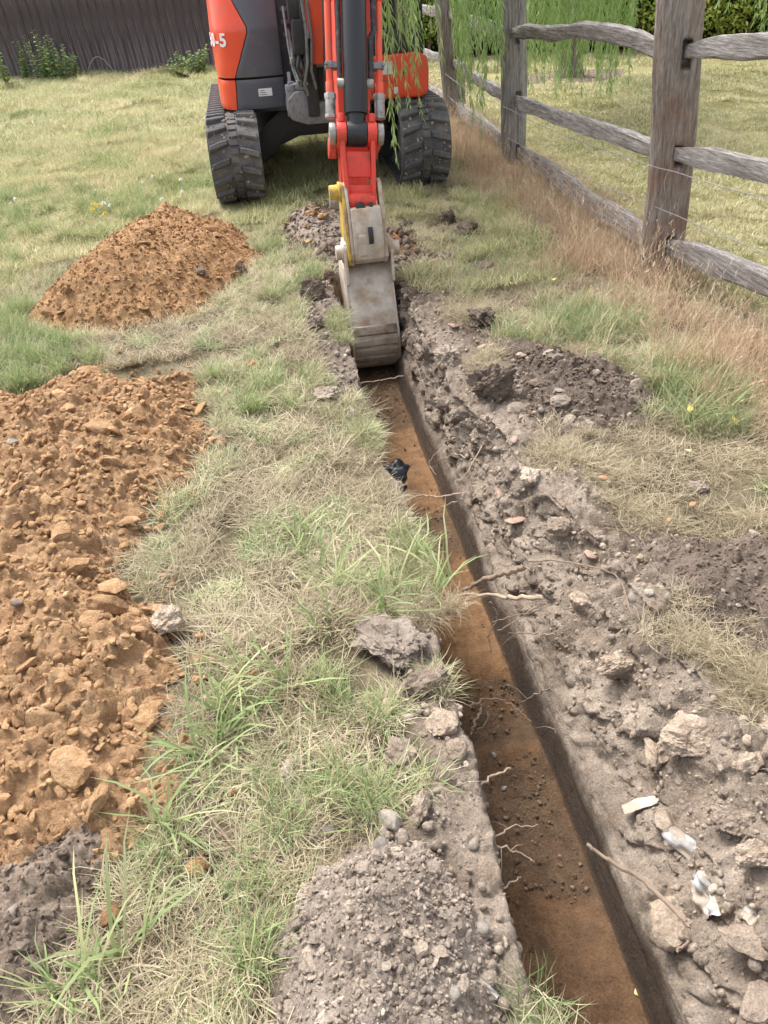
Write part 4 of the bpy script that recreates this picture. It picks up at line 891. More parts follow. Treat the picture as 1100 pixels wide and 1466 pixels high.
def rail(i, k, th, dp, sag, seed, s0=0.0):
    r = np.random.default_rng(seed); n = 170; t = np.linspace(-.02, 1.02, n)
    a = np.array([*PB[i], 0.0]); b = np.array([*PB[i + 1], 0.0]); ga, gb = gz1(*PB[i]), gz1(*PB[i + 1]); up = np.array(GUP)
    pa = a + up * (HR[i][k] + s0) + np.array([0, 0, ga]); pb = b + up * HR[i + 1][k] + np.array([0, 0, gb])
    c = pa + (pb - pa) * t[:, None]
    c[:, 2] += sag * np.sin(np.pi * np.clip(t, 0, 1)) + .024 * fbm(t * 3, t * 0 + seed, 0, 1.5, 3, seed); c[:, 0] += .03 * fbm(t * 2, t * 0 + seed, 4, 1.2, 2, seed + 1)
    na = 30; A = np.linspace(0, 2 * math.pi, na, endpoint=False)
    taper = .62 + .38 * sstep(0, .14, np.minimum(t, 1 - t))
    hh = th * taper * (1 + .22 * fbm(t * 4, t * 0 + seed, 8, 1.3, 3, seed + 2)); dd = dp * taper
    tw = .35 * fbm(t * 1.5, t * 0 + seed, 3, 1, 2, seed + 4)
    ca, sa = np.cos(A), np.sin(A); e = 9.0; R = (np.abs(ca) ** e + np.abs(sa) ** e) ** (-1 / e)
    T_, AA = np.meshgrid(t, A, indexing='ij')
    ny = fbm(T_ * 14, np.cos(AA) * 1.6, np.sin(AA) * 1.6, 1.0, 4, seed + 6); gr = fbm(T_ * 2.5, np.cos(AA) * 7, np.sin(AA) * 7, 1.0, 3, seed + 8)
    k_ = 1 + .14 * ny + .05 * gr - .16 * np.maximum(0, fbm(T_ * 1.2, np.cos(AA) * 5, np.sin(AA) * 5, 1.3, 2, seed + 12))
    lx = (ca * R)[None] * dd[:, None] * k_; lz = (sa * R)[None] * hh[:, None] * k_
    ct, st_ = np.cos(tw)[:, None], np.sin(tw)[:, None]; X_ = lx * ct - lz * st_; Z_ = lx * st_ + lz * ct
    Vv = c[:, None, :] + np.stack([X_, np.zeros_like(X_), Z_], -1)
    I, J = np.meshgrid(np.arange(n - 1), np.arange(na), indexing='ij'); q = I * na + J; q2 = I * na + (J + 1) % na
    F4 = np.stack([q, q2, q2 + na, q + na], -1).reshape(-1, 4)
    capA = np.arange(na)[None, ::-1]; capB = ((n - 1) * na + np.arange(na))[None]
    me = npmesh('rail', Vv.reshape(-1, 3) - np.array([2.34, 7, 0]), [F4, capA, capB], 'rail_wood'); me.set_sharp_from_angle(angle=rad(28)); return link('rail', me, FENCE)
for i in range(5):
    for k in range(3):
        rail(i, k, [.050, .052, .064][k], .027, [.02, -.02, .0][k] + (.04 if (i, k) == (1, 0) else 0), 300 + i * 10 + k)
def wire(pts, r=.0022):
    P = [Vector(p) for p in pts]; path = []
    for i in range(len(P) - 1):
        for q in range(14): t = q / 14; v = P[i].lerp(P[i + 1], t); v.z += -.03 * math.sin(math.pi * t) + random.uniform(-.004, .004); path.append(v)
    m = MB(); m.tube(path + [P[-1]], r, 6); return m.build('wire', 'wire_steel', FENCE)
wire([(2.20, 1.5, .9), (2.17, 4.24, .62), (2.17, 7.15, .52), (2.2, 9.6, .52)]); wire([(2.26, 1.5, .62), (2.22, 4.22, .40), (2.2, 7.12, .28), (2.23, 9.6, .3)])
m = MB(); p = [(2.22 + .012 * math.sin(k), 4.22 + .012 * math.cos(k), .40 + k * .028) for k in range(10)]; m.tube(p, .002, 5); m.build('wire', 'wire_steel', FENCE)

# ------------------------------------------------------------------ dark board fence across the back
wood_mat('board_wood', (.056, .043, .046), (.105, .084, .090), (.27, .24, .25), (26, 26, 1.3), bs=.4)
B0, B1 = np.array([-9.5, 18.75]), np.array([2.2, 16.9]); bl = np.linalg.norm(B1 - B0); bd = (B1 - B0) / bl; bn = np.array([bd[1], -bd[0]])
BF = thing('board_fence', (float((B0 + B1)[0] / 2), float((B0 + B1)[1] / 2), 0), 'tall dark weathered board fence across the back left of the field', 'fence')
BO = ROOT[BF.name]
def board_mesh(seed, wd, hgt):
    r = random.Random(seed); top = hgt + r.uniform(-.02, .02); bot = -.04 + r.uniform(-.02, .02)
    m = MB(); t0, t1 = .010, .024                                # feather edge: thin to thick
    v = []
    for z in np.linspace(bot, top, 5):
        b_ = r.uniform(-.004, .004); v += [(0, -t0 + b_, z), (wd, -t1 + b_, z), (wd, b_, z), (0, b_, z)]
    f = [(0,1,2,3), (19,18,17,16)] + [(i*4+k, i*4+(k+1)%4, (i+1)*4+(k+1)%4, (i+1)*4+k) for i in range(4) for k in range(4)]
    m.add(v, f); bm = bmesh.new(); vv = [bm.verts.new(q) for q in m.v]; [bm.faces.new([vv[i] for i in q]) for q in m.f]; bmesh.ops.recalc_face_normals(bm, faces=bm.faces)
    me = bpy.data.meshes.new('board'); bm.to_mesh(me); bm.free(); me.materials.append(MATS['board_wood']); return me
BM = [board_mesh(k, .172, 2.05) for k in range(7)]
nbd = int(bl / .158)
for k in range(nbd):
    p = B0 + bd * (k * .158) + bn * (.003 * (k % 2))
    o = link('board', BM[(k * 5 + k // 3) % 7], BF); X_ = Vector((bd[0], bd[1], 0)); Z_ = (GUP + Vector((0, .002 * ((k * 37) % 7 - 3), 0)) + X_ * (.004 * ((k * 53) % 5 - 2))).normalized(); Y_ = Z_.cross(X_).normalized(); X_ = Y_.cross(Z_)
    Mx = Matrix((X_, Y_, Z_)).transposed().to_4x4(); Mx.translation = Vector((p[0] - BO[0], p[1] - BO[1], -.02)); o.matrix_local = Mx
for h in (.45, 1.1, 1.75):
    q0 = B0 - bn * .035; q1 = B1 - bn * .035; m = MB(); gx_ = np.array(GUP) * h
    sweepbox([(q0[0] + gx_[0], q0[1], gx_[2]), (q1[0] + gx_[0], q1[1], gx_[2])], .03, .04, Vector((0, 1, 0))).build('fence_rail', 'board_wood', BF)

# ------------------------------------------------------------------ leaves
def leaf_cloud(name, pos, dirs, nrm, ln, wd, mat, fold=.15, tone=None):
    """many separate leaves: pos (n,3), dirs along the leaf, nrm its face"""
    n = len(pos); d = dirs / np.linalg.norm(dirs, axis=1, keepdims=True); s = np.cross(d, nrm); s /= np.linalg.norm(s, axis=1, keepdims=True) + 1e-9; nn = np.cross(s, d)
    ln = np.broadcast_to(ln, n)[:, None]; wd = np.broadcast_to(wd, n)[:, None]
    a = pos; b = pos + d * ln * .45 + s * wd * .5 + nn * wd * fold; c = pos + d * ln - nn * ln * .08; e = pos + d * ln * .45 - s * wd * .5 + nn * wd * fold
    V_ = np.stack([a, b, c, e], 1).reshape(-1, 3); i = np.arange(n) * 4
    F_ = np.concatenate([np.stack([i, i + 1, i + 2], -1), np.stack([i, i + 2, i + 3], -1)])
    t = rng.random(n) if tone is None else tone
    return npmesh(name, V_, F_, mat, False, attrs={'blade': np.repeat(t, 4)})
# hedge
HA, HBv = np.array([1.6, 16.75]), np.array([13.0, 12.4]); hlen = np.linalg.norm(HBv - HA); hd_ = (HBv - HA) / hlen; hnr = np.array([hd_[1], -hd_[0]])
HG = thing('hedge', (7.0, 14.9, 0), 'tall leafy green hedge behind the lawn at the top right', 'hedge')
u = np.linspace(0, hlen, 120); zz_ = np.linspace(-.05, 2.6, 34); Ug, Zg = np.meshgrid(u, zz_, indexing='ij')
dep = -.25 + .16 * fbm(Ug, Zg, 0, 1.3, 4, 77) - .35 * sstep(.5, .0, Zg) - .4 * sstep(2.2, 2.6, Zg)
Pg = HA[None, None] + hd_ * Ug[..., None] + hnr * dep[..., None]
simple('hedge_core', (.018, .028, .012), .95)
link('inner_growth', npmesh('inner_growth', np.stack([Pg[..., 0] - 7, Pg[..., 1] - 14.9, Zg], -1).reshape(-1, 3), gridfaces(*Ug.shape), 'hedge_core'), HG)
n = 52000; ul = rng.uniform(0, hlen, n); zl = 2.6 * rng.random(n) ** .9
dl = -.16 + .16 * fbm(ul, zl, 0, 1.3, 4, 77) - .33 * sstep(.5, .0, zl) - .4 * sstep(2.2, 2.6, zl) + rng.normal(0, .09, n)
keep = zl > .18 + .25 * rng.random(n) ** 2; ul, zl, dl = ul[keep], zl[keep], dl[keep]; n = len(ul)
pos = np.stack([HA[0] + hd_[0] * ul + hnr[0] * dl - 7, HA[1] + hd_[1] * ul + hnr[1] * dl - 14.9, zl], -1)
dirs = rng.normal(size=(n, 3)) * .8 + np.array([hnr[0], hnr[1], .1]); nr = rng.normal(size=(n, 3)) * .7 + np.array([hnr[0] * .6, hnr[1] * .6, .8])
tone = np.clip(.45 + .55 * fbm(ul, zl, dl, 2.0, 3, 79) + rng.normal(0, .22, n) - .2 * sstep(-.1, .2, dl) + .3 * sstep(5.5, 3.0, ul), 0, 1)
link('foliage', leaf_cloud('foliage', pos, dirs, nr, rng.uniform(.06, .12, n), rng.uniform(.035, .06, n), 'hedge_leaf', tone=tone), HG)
for k in range(26):
    q = HA + hd_ * (k * .47 + random.uniform(-.1, .1)) - hnr * .28; m = MB(); m.tube([(q[0], q[1], -.05), (q[0] + random.uniform(-.06, .06), q[1], .5), (q[0] + random.uniform(-.1, .1), q[1], 1.1)], [.03, .025, .015], 7); m.build('stem', 'twig', HG)

# ------------------------------------------------------------------ weeping willow
wood_mat('bark', (.075, .062, .05), (.17, .145, .12), (.27, .24, .21), (22, 22, 3), bs=1.0)
WT = thing('willow_tree', (4.8, 12.6, 0), 'weeping willow with hanging strands of narrow leaves beyond the rail fence', 'tree')
m = MB(); tr = [(4.8 + GUP.x * h + .03 * math.sin(h * 3), 12.6, h - .05) for h in (0, .12, .3, .7, 1.2, 1.8, 2.4)]; m.tube(tr, [.26, .19, .165, .155, .15, .15, .16], 18); m.build('trunk', 'bark', WT)
top = Vector(tr[-1])
# strand meshes: z up from the tip
def strand_mesh(seed, L):
    r = np.random.default_rng(seed); n = int(L / .017); h = np.sort(r.uniform(.0, L, n)); ph = r.uniform(0, 6.3)
    cx = lambda z: .035 * np.sin(z * 1.7 + ph) + .02 * np.sin(z * 4.1 + ph * 2); cy = lambda z: .035 * np.cos(z * 1.4 + ph * 1.3)
    pos = np.stack([cx(h), cy(h), h], -1); a = np.arange(n) * 2.4 + r.normal(0, .5, n)
    sp = r.uniform(.22, .75, n); d = np.stack([np.cos(a) * sp, np.sin(a) * sp, -np.ones(n)], -1); nr = np.stack([np.cos(a), np.sin(a), np.full(n, .5)], -1) + r.normal(0, .35, (n, 3))
    ln = r.uniform(.055, .115, n) * (.75 + .25 * np.minimum(1, h / .25)); me = leaf_cloud('strand', pos, d, nr, ln, r.uniform(.009, .014, n), 'willow_leaf', tone=np.clip(r.normal(.5, .25, n), 0, 1))
    bm = bmesh.new(); bm.from_mesh(me); zs = np.linspace(0, L, 26); rings = []
    lay = bm.verts.layers.float.get('blade')
    for z in zs:
        rr = .0012 + .0012 * z / L; ring = [bm.verts.new((cx(z) + rr * math.cos(k * 2.094), cy(z) + rr * math.sin(k * 2.094), z)) for k in range(3)]
        for q in ring: q[lay] = .15
        rings.append(ring)
    for i in range(25):
        for k in range(3): bm.faces.new((rings[i][k], rings[i][(k+1)%3], rings[i+1][(k+1)%3], rings[i+1][k]))
    bm.to_mesh(me); bm.free(); return me
SM = [strand_mesh(500 + k, 2.6 if k < 8 else 1.5) for k in range(12)]
STR = [(546, 60, 6.2), (552, 45, 6.3), (556, 30, 6.5), (566, 232, 5.9), (571, 150, 6.1), (569, 100, 6.2), (586, 105, 6.2), (594, 148, 6.15), (600, 95, 6.1), (604, 170, 6.2), (597, 80, 6.3), (608, 75, 6.4), (590, 60, 6.5), (604, 60, 6.0), (612, 40, 6.3)]
rs = random.Random(5)
for k in range(34): x = rs.uniform(650, 722); STR.append((x, rs.choice([45, 60, 75, 85, 95, 105, 60, 80]) + rs.uniform(-12, 12), rs.uniform(6.0, 7.1)))
for t_ in [(690, 195, 6.6), (684, 150, 6.7), (672, 140, 6.4), (655, 120, 6.5), (634, 95, 6.3), (712, 120, 6.9), (668, 100, 6.8), (700, 105, 7.0), (692, 160, 6.7), (676, 175, 6.8)]: STR.append(t_)
for k in range(130): x = rs.uniform(726, 905); STR.append((x, rs.choice([50, 60, 70, 80, 90, 100, 115, 130]) + rs.uniform(-10, 10) - max(0, (x - 880)) * 1.2, rs.uniform(8.2, 10.5)))
for t_ in [(868, 152, 8.0), (862, 140, 8.1), (856, 130, 8.2), (874, 128, 8.0), (800, 128, 8.3), (760, 120, 8.2), (748, 118, 8.4), (770, 112, 8.6), (816, 112, 8.5), (905, 110, 8.0), (830, 105, 8.3), (795, 140, 8.0)]: STR.append(t_)
for t_ in [(1050, 14, 6.8), (1062, 8, 6.9), (1088, 44, 6.7), (1096, 48, 6.7), (1082, 30, 6.9), (1104, 40, 6.6), (1035, 4, 7)]: STR.append(t_)
tops = []
for k, (x, y, Y_) in enumerate(STR):
    p = aty(x, y, Y_)
    if p[2] < .06: p = at(x, y, .08)
    sc = rs.uniform(.9, 1.15); o = link('strand', SM[rs.randrange(8)], WT); Zv = (GUP + Vector((rs.uniform(-.03, .03), rs.uniform(-.03, .03), 0))).normalized(); Xv = Vector((math.cos(k * 2.1), math.sin(k * 2.1), 0)); Xv = (Xv - Zv * Xv.dot(Zv)).normalized(); Yv = Zv.cross(Xv)
    Mx = Matrix((Xv, Yv, Zv)).transposed().to_4x4() @ Matrix.Scale(sc, 4); Mx.translation = Vector(p) - Vector((4.8, 12.6, 0)); o.matrix_local = Mx; tops.append(Vector(p) + Zv * 2.6 * sc)
for k in range(60):                                           # the rest of the crown, round the trunk
    a = rs.uniform(0, 6.3); R_ = rs.uniform(2.0, 5.2); q = Vector((5.2 + R_ * math.cos(a), 13.2 + R_ * .9 * math.sin(a), rs.uniform(1.2, 2.0)))
    if q.y < 11.5 and q.x < 8: q.z = rs.uniform(1.5, 2.2)
    o = link('strand', SM[rs.randrange(8)], WT); o.location = q - Vector((4.8, 12.6, 0)); o.rotation_euler = (0, -rad(4.8), 0); o.scale = (1.2,) * 3; tops.append(q + GUP * 2.6 * 1.2)
for k in range(110):                                          # upper crown
    a = rs.uniform(0, 6.3); R_ = rs.uniform(.5, 4.6); q = Vector((4.8 + R_ * math.cos(a), 12.2 + R_ * math.sin(a), 2.6 + rs.uniform(0, 1.4) - R_ * .1))
    o = link('strand', SM[8 + rs.randrange(4)], WT); o.location = q - Vector((4.8, 12.6, 0)); o.rotation_euler = (rs.uniform(-.5, .5), rs.uniform(-.5, .5), k); o.scale = (1.4,) * 3; tops.append(q + GUP * 1.5 * 1.4)
# limbs that carry the strands
cent = []
for k in range(12):
    cent.append(rs.choice(tops))
for it in range(6):
    grp = [[] for _ in cent]
    for t_ in tops: grp[min(range(len(cent)), key=lambda q: (cent[q] - t_).length)].append(t_)
    cent = [sum(g_, Vector()) / len(g_) if g_ else c_ for g_, c_ in zip(grp, cent)]
for c_, g_ in zip(cent, grp):
    hi = Vector((c_.x, c_.y, c_.z + .35)); mid = top.lerp(hi, .45) + Vector((0, 0, 1.0)); path = []
    for q in range(13):
        t = q / 12; path.append(top * (1 - t) ** 2 + mid * 2 * t * (1 - t) + hi * t * t)
    m = MB(); m.tube(path, [.10 * (1 - .8 * q / 12) for q in range(13)], 8)
    for t_ in g_:
        s_ = path[9]; mm_ = s_.lerp(t_, .55) + Vector((0, 0, .28)); pp = [s_ * (1 - q / 6) ** 2 + mm_ * 2 * (q / 6) * (1 - q / 6) + t_ * (q / 6) ** 2 for q in range(7)]
        m.tube(pp, [.016 - .0022 * q for q in range(7)], 5)
    m.build('branch', 'bark', WT)
# crown leaves above (short strands on the branches, out of the picture, they shade the lawn)
# ring of bare soil round the trunk
rp = [(4.8 + (.95 + .12 * math.sin(3 * a)) * math.cos(a), 12.6 + .75 * math.sin(a)) for a in np.linspace(0, 6.28, 18, endpoint=False)]
heap('soil_ring', 'flat ring of bare brown soil round the willow trunk', rp, .02, .3, 'topsoil', .03, 'dry', 0, (.01, .02), 40, (.008, .02), .008, cat='soil', seed=111, wmul=.8)

# ------------------------------------------------------------------ weeds at the foot of the board fence
def weed(base, hgt, nst, spread_, label, seed, lf=.13, mat='weed_leaf'):
    r = np.random.default_rng(seed); root = thing('weed_plant', (float(base[0]), float(base[1]), 0), label, 'weed'); m = MB(); P = []; D_ = []; N_ = []; Ls = []
    for s_ in range(nst):
        a = r.uniform(0, 6.3); ln = hgt * r.uniform(.5, 1); tip = np.array([math.cos(a) * spread_ * r.random(), math.sin(a) * spread_ * .6 * r.random(), ln]); b0 = np.array([tip[0] * .3, tip[1] * .3, -.02])
        pts = [b0 + (tip - b0) * t + np.array([.05 * math.sin(3 * t + a) * t, 0, 0]) for t in np.linspace(0, 1, 7)]; m.tube(pts, [.008 * (1 - .7 * t) for t in np.linspace(0, 1, 7)], 5)
        nl = int(ln / .022)
        for q in range(nl):
            t = .12 + .88 * q / nl; j = min(5, int(t * 6)); c_ = pts[j] + (pts[j + 1] - pts[j]) * (t * 6 - j); aa = q * 1.9 + r.normal() * .5
            P.append(c_); D_.append((math.cos(aa), math.sin(aa), r.uniform(-.3, .5))); N_.append((r.normal() * .3, r.normal() * .3, 1)); Ls.append(lf * r.uniform(.5, 1.1) * (1.15 - .7 * t))
    m.build('stem', 'twig', root, origin=(0, 0, 0)); link('leaves', leaf_cloud('leaves', np.array(P), np.array(D_), np.array(N_), np.array(Ls), np.array(Ls) * .55, mat), root)
def bpos(px_, py_): p = at(px_, py_); return p * np.array([.965, .965, 1])
for k, (x, y, h, ns, sp_, lab) in enumerate([(12, 122, 1.05, 4, .22, 'tall pale green sapling at the far left end of the board fence'), (38, 112, .62, 6, .20, 'upright green nettle clump left of the tallest weeds against the dark boards'),
        (66, 113, .72, 12, .32, 'tallest bushy green weed clump against the dark board fence'), (88, 112, .50, 12, .32, 'leafy yellow green weed clump right of the tallest weeds by the boards'),
        (112, 110, .42, 8, .30, 'low green weed fading into dry stems in front of the boards'), (262, 104, .32, 12, .35, 'low dark weed clump by the boards just left of the excavator'), (284, 103, .42, 14, .32, 'dense green weed clump half hidden behind the excavator hood')]):
    weed(bpos(x, y), h * 1.25, ns, sp_, lab, 700 + k)
m = MB(); a = at(125, 110); arc = [(a[0] + .55 * t + .0, a[1] - .05, .02 + .30 * math.sin(math.pi * min(1, t * 1.0)) ) for t in np.linspace(0, 1, 14)]; m.tube(arc, .009, 6)
tag(m.build('dry_stem', 'root_pale', None, origin=tuple(map(float, a))), 'pale dry stem arching over in front of the board fence', 'stem')
m = MB(); a = at(110, 106); m.tube([(a[0], a[1], 0), (a[0] + .14, a[1] - .02, .3), (a[0] + .2, a[1], .62)], [.007, .005, .003], 6); tag(m.build('dry_stem', 'root_pale', None, origin=tuple(map(float, a))), 'thin upright pale dry stalk in front of the board fence', 'stem')
# pale block and dark post at the left frame edge
a = at(6, 112); m = MB(); m.box((a[0] - .12, a[1] - .1, -.02), (a[0] + .1, a[1] + .1, .22)); m.prism([(a[0] - .1, .22), (a[0] + .08, .22), (a[0] + .05, .30), (a[0] - .08, .33)], 'y', a[1] - .08, a[1] + .08)
simple('block_pale', (.42, .42, .42), .8, dirt=(.2, .19, .17)); tag(m.build('concrete_block', 'block_pale', None, origin=(float(a[0]), float(a[1]), 0), bevel=.02), 'small pale grey block by the weeds at the left edge', 'block')
# ------------------------------------------------------------------ loose things lying about
EXC = []
DG = bpy.context.evaluated_depsgraph_get()
def hit(px_, py_):
    """the surface that stands at this spot (ground, bank or heap), so that loose things rest on it"""
    ok, loc, nrm, _, _, _ = scene.ray_cast(DG, Vector(CP), Vector(ray(px_, py_)).normalized()); return (np.array(loc), nrm) if ok else (at(px_, py_), Vector((0, 0, 1)))
def lump(px_, py_, size, mat, label, seed, name='soil_clod', cat='clod', z=None, flat=.7, rough=.3, sub=4, rotz=None, cuts=5, sink=.10, aspect=1.0, tilt=0.0):
    p, _ = hit(px_, py_)
    me = clod_mesh(name, mat, seed, sub, cuts, rough, (1, .95, 1), sub < 4)
    EXC.append((p[0], p[1], size * .9))
    o = link(name, me, None, (p[0], p[1], p[2] + size * flat * (.7 - sink * 2)), (tilt, tilt * .6, seed * 1.3 if rotz is None else rotz), (size * aspect, size, size * flat)); return tag(o, label, cat)
LUMPS = [
 (643, 320, .115, 'topsoil', 'dark root-bound soil clod, left one of the pair by the fence grass'), (671, 338, .115, 'topsoil', 'dark root-bound soil clod, right one of the pair by the fence grass'),
 (691, 385, .10, 'topsoil', 'single dark soil clod on flattened straw right of the coupler'), (688, 463, .105, 'topsoil', 'dark hairy soil clod above the pink stone right of the bucket'),
 (702, 568, .14, 'topsoil', 'large dark soil clod with straw on top at the right lip of the trench'), (640, 520, .09, 'topsoil_dry', 'dark soil clod on the right lip of the trench just below the bucket'),
 (583, 327, .065, 'topsoil', 'small dark clod in the grass right of the coupler pin'), (572, 380, .07, 'topsoil_dry', 'soil clod hard against the right bucket ear'),
 (640, 374, .07, 'topsoil_dry', 'brown crumb clod left of the single dark clod on the straw'), (600, 410, .045, 'clay_orange', 'flat orange clod on the turf right of the bucket'), (626, 378, .035, 'clay_orange', 'small orange clod between dark clods right of the coupler'),
 (447, 428, .13, 'topsoil', 'big dark clod at the left lip of the trench beside the bucket'), (472, 400, .07, 'topsoil', 'dark clod tight to the left side of the bucket'), (452, 470, .08, 'topsoil_dry', 'soil clod below the big dark one on the left lip'),
 (345, 393, .075, 'topsoil', 'dark clod at the right foot of the conical orange heap'), (362, 318, .045, 'topsoil', 'small dark clod between the conical heap and the left track'), (287, 392, .06, 'topsoil', 'black flat clod stuck in the front of the conical orange heap'),
 (420, 1108, .045, 'topsoil_dry', 'round grey crumbly clod in the grass above the crumbly heap'), (572, 1085, .055, 'clay_grey', 'pale clay clod on the left lip above the thin standing stone'),
 (243, 900, .075, 'clay_grey', 'large grey brown clod at the grass edge of the broad orange heap'), (284, 945, .032, 'clay_orange_near', 'flat orange clod in the grass just below the large grey clod'),
 (284, 1246, .034, 'clay_orange', 'round orange clod alone in the straw near the lower left'), (160, 1318, .036, 'clay_orange', 'orange clod half sunk at the edge of the dark corner heap'), (362, 528, .065, 'clay_orange', 'flat orange clod in the grass between the two orange heaps'),
 (600, 1165, .05, 'clay_grey', 'rounded clay clod beside the thin standing stone on the left lip'), (985, 1070, .11, 'clay_grey', 'big dry clay clod on the right spoil above the white plastic'), (1070, 1100, .06, 'clay_grey', 'clay clod at the right edge beside the big dry one'),
 (1045, 1185, .09, 'clay_grey', 'slabby clay clod right of the dirty white plastic strip'), (1082, 1235, .08, 'clay_grey', 'slabby clay clod at the right edge above the small white scrap'), (935, 1085, .07, 'clay_grey', 'slabby clay clod left of the big dry one on the right spoil'),
 (1000, 700, .06, 'topsoil_dry', 'soil clod in the flattened straw on the right'), (800, 760, .07, 'clay_grey', 'clay clod on the bare bank right of the pink slab'), (830, 870, .07, 'clay_grey', 'clay clod on the bank above the thick roots'), (880, 960, .08, 'clay_grey', 'clay clod high on the right bank beside the straw tuft'),
 (760, 690, .06, 'topsoil_dry', 'soil clod under the straw sod on the right bank'), (470, 570, .07, 'topsoil_dry', 'soil clod on the left lip above the black plastic'), (505, 600, .05, 'topsoil_dry', 'small soil clod on the left lip right above the trench'),
]
for k, (x, y, s_, mt, lab) in enumerate(LUMPS):
    if 'clay_grey' == mt and ('bank' in lab or 'right' in lab): s_ *= .8
    fl = .45 if 'flat' in lab else .85
    lump(x, y, s_, mt, lab, 900 + k, flat=fl, rough=.6 if 'topsoil' in mt else .42, sub=5 if s_ > .06 else (4 if s_ > .04 else 3), cuts=3 if 'topsoil' in mt else 5)
lump(560, 930, .125, 'topsoil_dry', 'big torn sod clod hanging over the left lip of the trench', 961, 'sod_clod', flat=.62, rough=.5, sub=5, cuts=2, aspect=1.15)
lump(612, 985, .08, 'topsoil', 'dark underside clod below the torn sod on the left lip', 962, 'sod_clod', flat=.8, rough=.5, sub=4, cuts=2)
lump(632, 1040, .06, 'clay_grey', 'clay clod on the trench side below the torn sod', 963, z=-.06, rough=.3)
lump(655, 1075, .045, 'clay_grey', 'second clay clod stuck to the trench side below the torn sod', 964, z=-.10, rough=.3)
lump(960, 1330, .07, 'clay_grey', 'clay block in the right trench side under the white plastic', 965, z=-.22, rough=.2)
lump(1068, 1355, .062, 'clay_grey', 'squarish pale stone block low in the right bank', 966, 'stone', 'stone', z=-.14, rough=.28, sub=4, cuts=8)
lump(1085, 1440, .06, 'clay_grey', 'clay clod at the bottom right corner of the picture', 967, z=-.12, rough=.25)
lump(955, 1190, .055, 'clay_grey', 'clay clod smeared with white plastic in the right bank', 968, z=-.06, rough=.25, aspect=1.4)
STONES = [
 (650, 469, .036, 'brick_pink', 'pink triangular stone on the straw right of the bucket', .5), (737, 745, .060, 'brick_pink', 'large flat pink stone slab in the right bank', .25), (717, 703, .045, 'brick_pink', 'narrow pink stone above the large slab in the right bank', .3),
 (736, 632, .024, 'brick_pink', 'small red brick chip on the dark soil right of the trench', .6), (850, 656, .028, 'brick_pink', 'pink brick chip in the straw sod on the right', .6), (805, 500, .03, 'brick_pink', 'red brick flake at the top of the dark spread soil', .3), (690, 497, .03, 'brick_pink', 'rusty brick flake on the soil below the hairy clod', .4),
 (775, 588, .020, 'stone_grey', 'round pale pebble on the dark spread soil', .8), (843, 606, .026, 'stone_grey', 'flat pale stone at the lower edge of the dark spread soil', .35), (730, 532, .028, 'stone_grey', 'pale stone lying on the spread soil near the lip', .5), (802, 560, .035, 'stone_grey', 'long dark grey stone on the spread soil', .35),
 (746, 603, .018, 'stone_grey', 'small pebble near the large dark clod on the right', .8), (930, 851, .020, 'stone_grey', 'pale stone at the lower edge of the fine dark heap', .7), (905, 857, .024, 'stone_grey', 'angular pale stone left of the straw on the right bank', .6), (845, 798, .035, 'brick_pink', 'worn pink stone in the pale bank beside the thin twig', .4),
 (561, 1183, .040, 'stone_grey', 'thin pale stone standing on edge above the crumbly heap', .9), (470, 1190, .026, 'stone_grey', 'brown pebble in the gravel above the crumbly heap', .7), (452, 1198, .022, 'stone_grey', 'grey pebble left of the brown one above the crumbly heap', .7), (545, 1213, .032, 'stone_grey', 'long dark grey stone on the top edge of the crumbly heap', .4),
 (18, 634, .030, 'stone_grey', 'flat grey stone chip on the broad orange heap at the left edge', .35), (27, 866, .020, 'stone_grey', 'round dark pebble on the broad orange heap', .9), (650, 1425, .016, 'stone_grey', 'small round stone at the right foot of the crumbly heap', .9), (690, 1330, .020, 'stone_grey', 'pale stone on the right side of the crumbly heap', .8),
 (572, 927, .018, 'stone_grey', 'pebble beside the torn sod', .8), (20, 1308, .022, 'stone_grey', 'pale flat clump on the dark corner heap at the left edge', .5), (610, 272, .06, 'stone_grey', 'pale stone in the grass in front of the right track', .5), (870, 690, .018, 'brick_pink', 'tiny pink chip in the straw on the right', .6),
]
for k, (x, y, s_, mt, lab, fl) in enumerate(STONES):
    zz0 = None
    if (x, y) in ((18, 634), (27, 866)): zz0 = .16
    if (x, y) in ((650, 1425), (690, 1330), (545, 1213), (20, 1308)): zz0 = .09
    lump(x, y, s_, mt, lab, 1200 + k, 'stone', 'stone', z=zz0, flat=fl, rough=.10, sub=2 if s_ < .03 else 3, cuts=10, sink=.1, tilt=.25)
lump(590, 736, .016, 'stone_grey', 'small pebble on the trench floor below the black plastic', 1301, 'stone', 'stone', z=-.49, sub=2)
lump(707, 1082, .014, 'stone_grey', 'small pebble on the orange patch of the trench floor', 1302, 'stone', 'stone', z=-.49, sub=2)
lump(722, 1130, .014, 'stone_grey', 'pale pebble among crumbs on the trench floor', 1303, 'stone', 'stone', z=-.48, sub=2)

